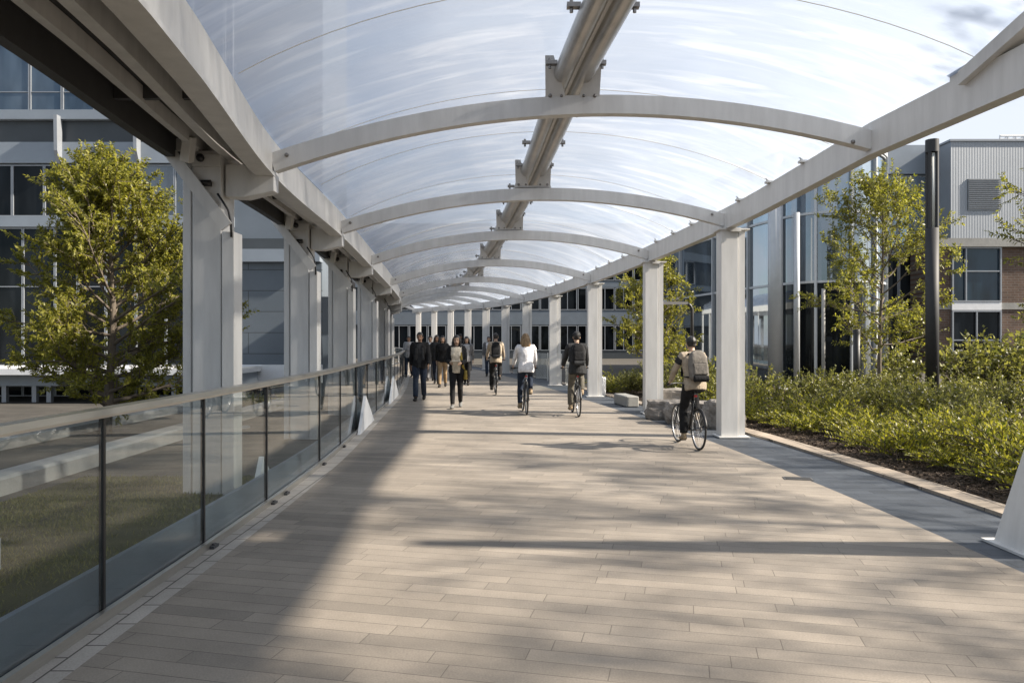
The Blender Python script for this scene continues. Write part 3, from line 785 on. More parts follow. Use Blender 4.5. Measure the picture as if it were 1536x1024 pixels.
# --- metal-clad and brick building at far right, facade at 40 m
YC = 40.0
cb = empty('brick_building', tuple(at(1480, 558, YC)), 0, 'brick building with ribbed metal upper storey and roof railing at far right', 'building')
facade_part(cb, 'wall', M['brick'], YC, 1395, 1760, 371, 557, -10, 0)
facade_part(cb, 'metal_storey', M['rib'], YC, 1422, 1760, 214, 358, -10, .25)
facade_part(cb, 'parapet', M['mull'], YC, 1420, 1762, 211, 214, -10.05, .32)
facade_part(cb, 'cornice', M['band'], YC, 1395, 1760, 358.2, 370.8, -10, .30)
facade_part(cb, 'link_wing', M['bwall'], YC+2, 1180, 1421, 222, 560, -8, 0)
facade_part(cb, 'cladding_band', M['bwall_light'], YC+2, 1180, 1420, 219, 262, 0, .2)
for (x0,x1) in ((1300,1347),(1348,1395),(1396,1419)):
    window(cb, YC+2, x0, x1, 264, 378, M['win_sky_tone'], (), (296,335)); window(cb, YC+2, x0, x1, 380, 470, M['win_dark']); window(cb, YC+2, x0, x1, 472, 556, M['win_dark'])
facade_part(cb, 'louvre_vent', M['louvre'], YC, 1447, 1496, 270, 317, .25, .29)
lv = cb.children[-1] if False else None
lo = [o for o in COL.objects if o.name.startswith('louvre_vent')][-1]
q = MB()
for i in range(15):
    a = at(1448, 271.5+3.05*i, YC); b = at(1495, 271.5+3.05*i, YC); q.bar((a.x, YC-.30, a.z), (b.x, YC-.30, b.z), .05, .03, (0,-.5,1))
q.build('louvre_blades', M['mull'], lo)
window(cb, YC-.001, 1426, 1500, 371, 453, M['win_deep'], (1447,), (407,), 2.2, .16)
facade_part(cb, 'spandrel', M['white'], YC, 1426, 1500, 453.5, 465, 0, .14)
window(cb, YC-.001, 1426, 1500, 465.5, 556, M['win_dark'], (1463,), (510,), 2.2, .16)
window(cb, YC-.001, 1580, 1660, 371, 453, M['win_deep'], (1601,), (407,), 2.2, .16)
for (x0,x1) in ((1395,1425),(1501,1579)):
    facade_part(cb, 'brick_band', M['band'], YC, x0, x1, 454, 464, 0, .05)
for i in range(9):
    x0 = 1500+12*i
    a = at(x0, 213, YC+1); b = at(x0+12, 204, YC+1)
    q = MB(); q.tube([a, (a.x,a.y,b.z)], .05, 6); q.tube([(a.x,a.y,b.z), (b.x,a.y,b.z)], .06, 6); q.tube([a, (b.x,a.y,b.z)], .035, 6); q.tube([(a.x,a.y,(a.z+b.z)/2),(b.x,a.y,(a.z+b.z)/2)], .035, 6)
    o = q.build('roof_railing', M['white'], cb); o.location = -cb.location

# ------------------------------------------------------------------ trees
def tree(loc, H, crown0, Rad, nlimb, seed, leafm, label, group=None, leaf=.085, ntw=9, nleaf=14, trunk_r=.06, up=.75, droop=.0, name='tree', upright=.4):
    rg = random.Random(seed)
    root = empty(name, loc, 0, label, 'tree', group)
    tb = MB()
    lean = (rg.uniform(-.1,.1), rg.uniform(-.1,.1))
    def trunk(t): return Vector((lean[0]*t*t + .05*math.sin(t*6+seed), lean[1]*t*t+.05*math.cos(t*5+seed)-.05, H*.97*t))
    tb.tube([trunk(i/14) for i in range(15)], [trunk_r*(1-.93*(i/14))+.004 for i in range(15)], 8)
    P, D, L = [], [], []
    def twig(p, d, ln):
        n = max(4, int(nleaf*rg.uniform(.7,1.3)))
        d = d.normalized(); side = d.cross(Vector((rg.gauss(0,1),rg.gauss(0,1),rg.gauss(0,1)))).normalized()
        bend = Vector((rg.gauss(0,.25),rg.gauss(0,.25),rg.gauss(.1,.2)))
        e = p + d*ln + bend*ln*.3
        tb.tube([p, p+d*ln*.5, e], [.006,.0045,.002], 3, caps=False)
        for j in range(n):
            t = (j+.6)/n
            q = p + d*ln*t + bend*ln*.3*t*t
            s = side if j % 2 else -side
            dd = d*.55 + s*.75 + Vector((rg.gauss(0,.3),rg.gauss(0,.3),rg.gauss(-.12,.3)))
            P.append(q); D.append(dd); L.append(leaf*rg.uniform(.65,1.25))
    ga = rg.uniform(0,6.28)
    for i in range(nlimb):
        u = (i+.5)/nlimb
        t0 = crown0/H*.86 + (1-crown0/H*.86)*u*.94
        base = trunk(t0); ga += 2.399 + rg.uniform(-.35,.35)
        h = u
        prof = max(.12, math.sin(math.pi*min(1, .24+.72*h)))**.85
        ln = Rad*prof*rg.uniform(.58,1.25)
        el = .12 + up*h + rg.uniform(-.12,.2)
        d = Vector((math.cos(ga)*math.cos(el), math.sin(ga)*math.cos(el), math.sin(el)))
        pts = [base]; cur = d.copy(); nseg = 5
        for s in range(nseg):
            cur = (cur + Vector((rg.gauss(0,.13),rg.gauss(0,.13), rg.gauss(upright*.12-droop*.1,.08)))).normalized()
            pts.append(pts[-1] + cur*ln/nseg)
        r0 = trunk_r*(1-.9*t0)*.5+.006
        tb.tube(pts, [r0*(1-.8*k/nseg) for k in range(nseg+1)], 5, caps=False)
        for b in range(ntw):
            tt = .22 + .78*(b+rg.random())/ntw
            k = min(nseg-1, int(tt*nseg)); f_ = tt*nseg-k
            p = pts[k].lerp(pts[k+1], min(1, f_)); dl = (pts[k+1]-pts[k]).normalized()
            sd = dl.cross(Vector((rg.gauss(0,1),rg.gauss(0,1),rg.gauss(0,1)))).normalized()
            d2 = (dl*.75 + sd*rg.uniform(.4,.95) + Vector((0,0,.18))).normalized()
            l2 = Rad*.30*rg.uniform(.5,1.2)*(1.15-.4*tt)
            e = p + d2*l2
            tb.tube([p, e], [r0*.35, .005], 4, caps=False)
            for c in range(3):
                d3 = (d2 + Vector((rg.gauss(0,.6),rg.gauss(0,.6),rg.gauss(.1,.5)))).normalized()
                twig(p.lerp(e, .3+.35*c), d3, rg.uniform(.18,.36)*max(.7, Rad/1.7))
        twig(pts[-1], cur, .3)
    tk = tb.build('trunk', M['bark'], root, True)
    leaf_cloud('crown', P, D, L, .21, leafm, root, seed)
    return root
tree((-7.05, 13.0, -.03), 4.7, .45, 1.78, 48, 11, M['leaf'], 'dense leafy young tree in front of the grey office building', None, .072, 13, 34, .085, .62)
tree((10.95, 22.0, 0), 6.35, 1.35, 2.4, 32, 23, M['leaf_warm'], 'open-crowned young tree with bare branches showing in front of the curved glass building', 'young trees on the right', .105, 10, 18, .07, .62)
tree((5.4, 27.5, 0), 4.6, .7, 1.75, 36, 31, M['leaf'], 'small tree rising behind the second right column', 'young trees on the right', .10, 8, 17, .055, .7)
tree((11.95, 14.0, 0), 5.3, 1.1, 2.35, 27, 47, M['leaf_warm'], 'tree reaching into view at the right edge beside the lamp post', 'young trees on the right', .095, 9, 18, .075, .7)
tree((8.6, 5.6, 0), 6.6, 2.3, 2.4, 24, 53, M['leaf'], 'tree outside the right edge that shades the near paving', 'young trees on the right', .10, 6, 9, .075, .6)
tree((9.7, 8.6, 0), 6.4, 2.0, 2.3, 22, 61, M['leaf_warm'], 'tree outside the right edge behind the nearer shading tree', 'young trees on the right', .10, 6, 8, .075, .6)
tree((8.4, 2.2, 0), 6.2, 2.1, 2.2, 22, 67, M['leaf'], 'tree outside the right edge beside the camera', 'young trees on the right', .10, 6, 8, .075, .6)

# support stakes
q = MB(); q.tube([(0,0,0),(0,0,3.1)], .05, 10); o = q.build('tree_stake', M['concrete'], None, True); p = at(1235, 590, 21.0); o.location = (p.x, 21.0, 0)
tag(o, 'pale slim pole standing in the shrubs left of the open-crowned tree', 'pole')
q = MB(); q.tube([(0,0,0),(0,0,1.9)], .09, 10); q.ball((0,0,1.9), .09, .09, .04, 10, 6); o = q.build('bollard_light', M['black'], None, True); p = at(1285, 590, 20.0); o.location = (p.x, 20.0, 0)
tag(o, 'short dark post among the shrubs just left of the open-crowned tree trunk', 'post')

# lamp post
lp_ = empty('lamp_post', (10.85, 19.1, 0), 0, 'tall dark column lamp with a slotted white light head', 'lamp post')
q = MB(); q.tube([(0,0,0),(0,0,4.52)], .158, 24); q.build('post', M['steel_matt'], lp_, True)
q = MB(); q.tube([(0,0,0),(0,0,.25)], .2, 24); q.build('base', M['steel_dark'], lp_)
q = MB(); q.tube([(0,0,4.525),(0,0,6.45)], .085, 20); q.build('diffuser', M['lamp'], lp_, True)
q = MB()
for k in range(4):
    a = R(38+90*k); q.cbox((.125*math.cos(a), .125*math.sin(a), 5.5), .055, .075, 1.95, Euler((0,0,a)).to_matrix())
q.build('head_frame', M['steel_matt'], lp_)
q = MB(); q.tube([(0,0,6.476),(0,0,6.80)], .16, 24); q.build('cap', M['steel_matt'], lp_)

# ------------------------------------------------------------------ shrubs
def shrub_meshes(kind, seed):
    rg = random.Random(seed); tb = MB(); P, D, L = [], [], []; FP, FD, FL = [], [], []
    if kind == 'fern':
        for s in range(58):
            a = rg.uniform(0,6.283); el = rg.uniform(.45,1.45); ln = rg.uniform(.35,.72)
            o = Vector((rg.gauss(0,.11), rg.gauss(0,.11), 0)); d = Vector((math.cos(a)*math.cos(el), math.sin(a)*math.cos(el), math.sin(el)))
            pts = [o + d*ln*t + Vector((math.cos(a),math.sin(a),-.9))*.16*t*t*ln/.5 for t in (0,.35,.7,1)]
            tb.tube(pts, [.006,.005,.004,.002], 3, caps=False)
            n = 24
            for j in range(n):
                t = .18+.82*j/n; k = min(2, int(t/.35)); p = o + d*ln*t + Vector((math.cos(a),math.sin(a),-.9))*.16*t*t*ln/.5
                sd = d.cross(Vector((0,0,1))).normalized()*(1 if j % 2 else -1)
                P.append(p); D.append(d*.7+sd*.6+Vector((rg.gauss(0,.25),rg.gauss(0,.25),.25+rg.gauss(0,.25)))); L.append(rg.uniform(.045,.085)*(1.15-.45*t))
    else:
        for s in range(34):
            a = rg.uniform(0,6.283); el = rg.uniform(.7,1.5); ln = rg.uniform(.6,1.12)
            o = Vector((rg.gauss(0,.16), rg.gauss(0,.16), 0)); d = Vector((math.cos(a)*math.cos(el), math.sin(a)*math.cos(el), math.sin(el)))
            tb.tube([o, o+d*ln*.5+Vector((rg.gauss(0,.04),rg.gauss(0,.04),0)), o+d*ln], [.007,.005,.002], 3, caps=False)
            for b in range(7):
                t = .25+.75*b/7; p = o+d*ln*t
                d2 = (d + Vector((rg.gauss(0,.7),rg.gauss(0,.7),rg.gauss(.1,.4)))).normalized(); l2 = rg.uniform(.1,.26)
                tb.tube([p, p+d2*l2], [.004,.002], 3, caps=False)
                for j in range(6):
                    P.append(p+d2*l2*(j+.5)/6); D.append(d2*.5+Vector((rg.gauss(0,.7),rg.gauss(0,.7),rg.gauss(.1,.5)))); L.append(rg.uniform(.05,.105))
                if rg.random() < .06: 
                    FP.append(p+d2*l2)
    return tb, P, D, L, FP
protos = {}
for kind, n in (('fern',4),('loose',4)):
    protos[kind] = []
    for v in range(n):
        tb, P, D, L, FP = shrub_meshes(kind, 100+v+(50 if kind == 'loose' else 0))
        st = tb.mesh('stems'); st.materials.append(M['bark'])
        lo_ = leaf_cloud('foliage', P, D, L, .22 if kind == 'fern' else .3, M['leaf_shrub'] if kind == 'fern' else M['leaf_grey'], None, v)
        me = lo_.data; bpy.data.objects.remove(lo_)
        fm = None
        if FP:
            q = MB()
            for p in FP: q.ball(p, .02, .02, .014, 5, 4)
            fm = q.mesh('blossoms'); fm.materials.append(M['flower'])
        protos[kind].append((st, me, fm))
def shrub(kind, x, y, s, label, group, name, sz=None):
    st, me, fm = rnd.choice(protos[kind])
    r = empty(name, (x, y, -.015), rnd.uniform(0, 6.28), label, 'shrub', group)
    r.scale = (s, s, (sz or s)*rnd.uniform(.9,1.12))
    link('stems', st, None, r); link('foliage', me, None, r)
    if fm: link('blossoms', fm, None, r)
    return r
ORD = ['first','second','third','fourth','fifth','sixth','seventh','eighth','ninth','tenth','eleventh','twelfth','thirteenth','fourteenth','fifteenth','sixteenth','seventeenth','eighteenth','nineteenth','twentieth','twenty-first','twenty-second']
# front row along the mulch edge
yy_ = [7.6,8.4,9.35,10.2,11.2,12.0,13.0,13.9,14.9,16.0]
for i, y in enumerate(yy_):
    shrub('fern', Rc(y)+1.75+rnd.uniform(-.2,.25), y, rnd.choice((.7,.85,1.05,1.25,1.4))*rnd.uniform(.9,1.1), f'low yellow-green shrub at the mulch edge, {ORD[i]} in the front row counted from the right', 'yellow-green shrubs in the front row', 'front_shrub')
for i, y in enumerate([7.9,8.6,9.3,10,10.7,11.4,12.2,13,13.9,14.9]):
    shrub('fern', Rc(y)+2.5+rnd.uniform(-.25,.25), y+.2, rnd.uniform(1.0,1.4), f'yellow-green shrub just behind the front row, {ORD[i]} counted from the right', 'yellow-green shrubs in the second row', 'second_row_shrub')
for i, y in enumerate([8.2,9.0,9.9,10.8,11.8,12.8,13.9]):
    shrub('fern', Rc(y)+3.5+rnd.uniform(-.3,.3), y+.3, rnd.uniform(1.0,1.4), f'yellow-green shrub in the third row of the bed, {ORD[i]} counted from the right', 'yellow-green shrubs in the third row', 'third_row_shrub')
n_loose = 0
for row, (dx, ya, yb, step) in enumerate(((4.2,8.5,17,.95),(5.3,9.5,20.5,1.0),(6.5,11,22,1.1),(7.8,13,23,1.2),(9.3,15,23.5,1.35),(2.9,15.2,23,1.1),(1.9,17.2,23.5,1.3))):
    y = ya; k = 0
    while y < yb:
        x = Rc(y)+dx+rnd.uniform(-.35,.35)
        if abs(x-10.85) > .5 or abs(y-19.1) > .7:
            shrub('loose', x, y+rnd.uniform(-.25,.25), rnd.uniform(.62,1.05)*(1.12 if x < 7.0 else .85), 'loose grey-green shrub with small pale blossoms in the thicket behind the yellow-green rows', 'grey-green shrubs in the thicket', 'thicket_shrub')
        y += step; k += 1
for i, (x, y, s) in enumerate(((13.5,21.5,1.9),(14.8,22.5,2.0),(16.2,23.2,2.1),(12.6,24.3,1.4),(17.6,24.0,2.1),(15.4,20.2,1.8))):
    shrub('loose', x, y, s, f'tall bushy shrub below the brick building, {ORD[i]} of its cluster', 'tall shrubs below the brick building', 'tall_shrub')
for i, (x, y, s) in enumerate(((2.95,22.6,.95),(3.6,23.4,1.0),(3.4,25.0,1.15),(4.3,24.4,1.2),(4.6,26.2,1.2),(3.2,27.0,1.0),(4.9,22.2,1.2),(5.7,23.2,1.2))):
    shrub('fern', x, y, s, f'bright shrub between the second and third right columns, {ORD[i]} of its patch', 'bright shrubs beyond the low wall', 'patch_shrub')
for i, (px, Y, s) in enumerate(((385,17.5,.8),(400,18.2,.7),(372,18.6,.75),(430,19.0,.7))):
    p = at(px, 600, Y); shrub('fern', p.x, Y, s, f'small shrub beyond the glass railing near the white table, {ORD[i]} of four', 'small shrubs left of the walkway', 'planter_shrub')

# mulch litter
mp_ = [];
for i in range(5200):
    y = nr.uniform(6, 15); mp_.append((Rc(y)+nr.uniform(.9, 2.6), y, .0))
tag(leaf_cloud('bark_chips', mp_, nr.normal(0,1,(5200,3))*np.array([1,1,.25]), nr.uniform(.02,.06,5200), .3, mat('bark_chip', (.075,.052,.036), .9, 0, .5, 30), None, 9), 'dark bark chips scattered over the planting bed', 'bark chips', kind='stuff')

# ------------------------------------------------------------------ stones, walls, street things
def rock(name, c, sx, sy, sz, seed, label, m='stone', group=None):
    bm = bmesh.new(); bmesh.ops.create_cube(bm, size=1.0)
    bmesh.ops.subdivide_edges(bm, edges=bm.edges[:], cuts=9, use_grid_fill=True)
    rg = random.Random(seed)
    from mathutils import noise
    for v in bm.verts:
        k = noise.noise(v.co*2.3+Vector((seed*3.1,0,0)))*.16 + noise.noise(v.co*5+Vector((seed,5,0)))*.12 + noise.noise(v.co*11+Vector((seed,2,0)))*.05
        r = v.co.length; f = (.62/r)*.35+.65
        v.co = v.co*f*(1+k)
        v.co.x *= sx; v.co.y *= sy; v.co.z *= sz
    me = bpy.data.meshes.new(name); bm.to_mesh(me); bm.free()
    o = link(name, me, M[m]); o.location = (c[0], c[1], c[2]+sz*.42); o.rotation_euler = (0,0,rg.uniform(-.3,.3))
    return tag(o, label, 'rock', group)
p = at(1040, 636, 14.4); rock('boulder', (p.x, 14.4, 0), 1.0, .55, .46, 1, 'largest rough boulder behind the grey-backpack cyclist', group='boulders by the columns')
p = at(1080, 636, 13.6); rock('boulder', (p.x+.1, 13.7, 0), .62, .55, .55, 2, 'tall rough boulder left of the nearest right column', group='boulders by the columns')
p = at(1000, 636, 15.2); rock('boulder', (p.x, 15.3, 0), .75, .5, .42, 3, 'rough boulder beside the dark steel frame post', group='boulders by the columns')
p = at(1010, 600, 16.6); rock('boulder', (p.x, 16.8, 0), 1.1, .5, .55, 4, 'rough boulder at the back under the small shrubs', group='boulders by the columns')
p = at(900, 590, 21.9); rock('boulder', (p.x, 21.9, 0), .3, .3, .6, 5, 'white rock just right of the third right column', 'white')
q = MB(); q.box(-.55,.55,-.16,.16,0,.26); o = q.build('low_wall', M['band'], None, False, .02); p = at(936, 612, 18.6); o.location = (p.x+.05, 18.6, 0); o.rotation_euler = (0,0,R(98)); tag(o, 'low pale concrete wall left of the second right column', 'wall')
# dark steel frame
fr0 = empty('steel_frame', (3.5, 17.9, 0), 0, 'thin dark steel frame of two posts and a top rail behind the second right column', 'frame')
q = MB(); q.box(-.10,-.02,-.04,.04,0,2.48); q.build('post', M['black'], fr0)
q = MB(); q.box(.02,.06,-.04,.04,0,2.46); q.build('post', M['steel'], fr0)
q = MB(); q.tube([(.98,.5,0),(.98,.5,2.40),(.93,.5,2.50),(.84,.48,2.54)], .04, 8); q.build('post', M['black'], fr0, True)
q = MB(); q.bar((-.10,0,2.53),(.86,.48,2.55), .06, .07); q.build('top_rail', M['steel_dark'], fr0)
# drain cover in the paving
q = MB(); q.box(-.16,.16,-.09,.09,.001,.006)
for k in range(6): q.box(-.14,.14,-.075+.027*k,-.062+.027*k,.006,.010)
o = q.build('drain_cover', M['bolt'], None); p = at(1197, 717, 8.62); o.location = (p.x, 8.62, 0); o.rotation_euler = (0,0,R(-12)); tag(o, 'small metal drain cover beside the blue-grey strip', 'drain cover')
# left side: kerb walls, block bench, bar table
q = MB(); ysl = frange(4.0, 21, .6); q.sweep([[(-5.30-.02*(y-4),y,-.03),(-5.30-.02*(y-4),y,.14),(-5.33-.02*(y-4),y,.17),(-5.62-.02*(y-4),y,.17),(-5.65-.02*(y-4),y,-.03)] for y in ysl])
tag(q.build('seat_wall', M['concrete']), 'long low pale concrete seat wall beyond the glass railing', 'wall')
q = MB(); q.sweep([[(-7.75+.01*y,y,-.03),(-7.75+.01*y,y,.12),(-8.05+.01*y,y,.12),(-8.05+.01*y,y,-.03)] for y in frange(6,19,1)])
tag(q.build('planter_kerb', M['concrete']), 'pale kerb at the foot of the dense left tree', 'kerb')
q = MB(); q.box(-4.6,-3.62,4.85,5.25,-.02,.22); tag(q.build('block_bench', M['concrete'], None, False, .012), 'pale concrete block on the lawn behind the nearest glass panel', 'bench')
tb_ = empty('bar_table', (-5.2, 14.0, -.03), 0, 'white high table on a slim pedestal beyond the railing', 'table')
q = MB(); q.box(-.19,.19,-.35,.35,1.11,1.14); q.build('tabletop', M['white'], tb_)
q = MB(); q.tube([(0,0,.02),(0,0,1.11)], .045, 10); q.box(-.06,.06,-.06,.06,1.02,1.108); q.build('pedestal', M['mull'], tb_, True)
q = MB(); q.tube([(0,0,0),(0,0,.02)], .24, 20); q.build('base', M['mull'], tb_)

# ------------------------------------------------------------------ people
SKIN = {'a': mat('skin_tan', (.46,.30,.21), .55, 0, .08, 20), 'b': mat('skin_brown', (.26,.15,.095), .55, 0, .08, 20)}
M['eye'] = mat('dark_eye', (.03,.02,.018), .4); M['lip'] = mat('lips', (.30,.12,.10), .5)
def cloth(name, c, rough=.85): return mat(name, c, rough, 0, .28, 9, .5, 26, .15)
HAIR = {'black': mat('black_hair', (.012,.010,.009), .45, 0, .4, 25, .4, 90, stretch=(1,1,.15)), 'brown': mat('light_brown_hair', (.21,.135,.065), .45, 0, .5, 25, .5, 90, stretch=(1,1,.15))}
SHOE = {'dark': cloth('dark_shoe', (.025,.023,.022), .5), 'tan': cloth('tan_shoe', (.30,.23,.15), .7), 'white': cloth('pale_shoe', (.55,.54,.51), .7), 'grey': cloth('grey_shoe', (.16,.16,.155), .7)}

def remeshed(mb, voxel, smooth=4):
    me = mb.mesh('tmp'); o = bpy.data.objects.new('tmp', me); COL.objects.link(o)
    r = o.modifiers.new('r', 'REMESH'); r.mode = 'VOXEL'; r.voxel_size = voxel
    if smooth:
        s = o.modifiers.new('s', 'SMOOTH'); s.iterations = smooth; s.factor = .5
    dg = bpy.context.evaluated_depsgraph_get(); dg.update()
    m2 = bpy.data.meshes.new_from_object(o.evaluated_get(dg))
    bpy.data.objects.remove(o); bpy.data.meshes.remove(me)
    for p in m2.polygons: p.use_smooth = True
    return m2

def ik(a, b, l1, l2, pole):
    a, b, pole = Vector(a), Vector(b), Vector(pole)
    d = b - a; L = min(d.length, (l1+l2)*.999); u = d.normalized()
    x = (l1*l1 - l2*l2 + L*L)/(2*L); h = math.sqrt(max(l1*l1 - x*x, 0))
    pv = pole - u*pole.dot(u); pv.normalize()
    return a + u*x + pv*h, a + u*L

def walk_pose(ph=.32, sw=.30, arms='swing', bent=None, fem=False):
    """joints of a walking figure that faces +Y, 1.75 m tall"""
    J = {}; J['pelvis'] = Vector((0,0,.94)); J['chest'] = Vector((0,.02,1.27)); J['neck'] = Vector((0,.015,1.48)); J['head'] = Vector((0,.035,1.63)); J['hd'] = Vector((0,1,0))
    hw = .088 if not fem else .085
    for s, k in ((-1,'L'),(1,'R')):
        th = ph*s
        hip = Vector((hw*s, 0, .90)); kn = hip + Vector((.0, math.sin(max(th,-.1)+.12)*.44, -math.cos(th+.12)*.44))
        sh = th if th > 0 else th*1.15-.28
        an = kn + Vector((-.012*s, math.sin(sh)*.42, -math.cos(sh)*.42))
        J['hip'+k], J['knee'+k], J['ankle'+k] = hip, kn, an
        J['toe'+k] = an + (Vector((.015*s, .17, -.055)) if th > 0 else Vector((.012*s,.15,-.105)))
        J['heel'+k] = an + (Vector((0,-.055,-.07)) if th > 0 else Vector((0,-.065,-.035)))
        sw_ = .185 if not fem else .165
        sd = Vector((sw_*s, 0, 1.425)); a = -th*sw/.3
        if bent and k in bent:
            hd = bent[k]; el, wr = ik(sd, hd, .29, .25, (s*.5,-1,-.6))
        else:
            el = sd + Vector((.045*s, math.sin(a)*.29, -math.cos(a)*.29)); wr = el + Vector((.012*s, math.sin(a+.22)*.25, -math.cos(a+.22)*.25))
        J['sh'+k], J['el'+k], J['wr'+k] = sd, el, wr
        J['hand'+k] = (wr-el).normalized()
    lo = min(min(J['toe'+k].z, J['heel'+k].z) for k in 'LR')-.022
    for k in J:
        if k not in ('hd','handL','handR'): J[k] = J[k] - Vector((0,0,lo))
    return J

def ride_pose(lean=.24, up='R', crank=0.0, gripw=.27):
    J = {}; J['pelvis'] = Vector((0,.17,1.05)); t = Vector((0, math.sin(lean), math.cos(lean)))
    J['chest'] = J['pelvis']+t*.34; J['neck'] = J['pelvis']+t*.55; J['head'] = J['neck'] + Vector((0,.055,.15)); J['hd'] = Vector((0,1,-.08)).normalized()
    for s, k in ((-1,'L'),(1,'R')):
        hip = J['pelvis'] + Vector((.095*s, .02, -.02))
        a = math.pi/2+crank if k == up else -math.pi/2+crank
        ped = Vector((.125*s, .46+.165*math.cos(a), .285+.165*math.sin(a)))
        an = ped + Vector((0,-.055,.10)); kn, an = ik(hip, an, .43, .43, (.10*s,1,.35))
        J['hip'+k], J['knee'+k], J['ankle'+k] = hip, kn, an
        J['toe'+k] = ped + Vector((.005*s,.10,.02)); J['heel'+k] = ped + Vector((0,-.115,.035))
        sd = J['chest'] + t*.15 + Vector((.18*s,0,0)); gr = Vector((gripw*s,.70,1.065)); 
        el, wr = ik(sd, gr + Vector((0,-.075,.035)), .29, .265, (s*.7,-.35,-.7))
        J['sh'+k], J['el'+k], J['wr'+k] = sd, el, wr; J['hand'+k] = (gr-wr).normalized()
    return J

def hand(mb, wr, d, s, grip=False, curl=.5):
    """palm, four fingers of different lengths and a thumb"""
    d = Vector(d).normalized(); side = d.cross(Vector((0,0,1)))
    pn = Vector((-s,0,0)) if abs(d.x) < .8 else Vector((0,-1,0))
    pn = (pn - d*pn.dot(d)).normalized()
    if grip: pn = (Vector((0,0,-1)) - d*d.dot(Vector((0,0,-1)))).normalized()
    w = d.cross(pn).normalized()
    if w.y < 0 and not grip: w = -w
    if grip and w.x*s > 0: w = -w   # thumb side inwards
    mb.tube([wr-d*.01, wr+d*.03, wr+d*.085], [(.026,.02),(.038,.018),(.036,.014)], 8, up=pn)
    for i, (off, ln) in enumerate(((.028,.068),(.009,.077),(-.010,.071),(-.028,.055))):
        p = wr + d*.082 + w*off; a = curl*(1.3 if grip else .6); pts = [p]; dd = d.copy()
        for j, f in enumerate((.45,.32,.23)):
            ang = a*(.5+.6*j) if not grip else .55+.65*j
            dd = (d*math.cos(ang) + pn*math.sin(ang)); pts.append(pts[-1] + dd*ln*f)
        mb.tube(pts, [.0095,.009,.008,.0065], 6)
    p = wr + d*.025 + w*.028
    mb.tube([p, p+w*.022+d*.022+pn*.008, p+w*.026+d*.05+pn*.02, p+w*.02+d*.068+pn*.032], [.013,.011,.0095,.007], 6)

def head_mesh(mb, c, hd, k=1.0):
    hd = Vector(hd).normalized(); q = hd.to_track_quat('Y', 'Z'); rot = q.to_matrix()
    T = lambda x, y, z: c + rot @ Vector((x*k, y*k, z*k))
    mb.ball(T(0,-.012,.028), .073*k, .092*k, .092*k, 16, 12, rot)
    ring = [((-.085),.030,.035,.035),(-.075,.046,.052,.028),(-.05,.058,.068,.012),(-.01,.066,.080,.0),(.03,.070,.086,-.006)]
    mb.tube([T(0,y,z) for z, a, b, y in ring], [(a*k,b*k) for z, a, b, y in ring], 14, up=rot @ Vector((0,1,0)))
    mb.tube([T(0,.080,.018), T(0,.094,-.008), T(0,.100,-.022), T(0,.078,-.030)], [.009*k,.012*k,.016*k,.008*k], 7)
    mb.tube([T(-.022,.074,-.050), T(0,.082,-.049), T(.022,.074,-.050)], [.006*k,.010*k,.006*k], 6)
    mb.tube([T(-.05,.070,.030), T(-.02,.083,.036), T(.02,.083,.036), T(.05,.070,.030)], [.007*k,.010*k,.010*k,.007*k], 6)
    for s in (-1,1): mb.ball(T(.072*s,-.012,.0), .012*k, .022*k, .033*k, 8, 6, rot)
    return T

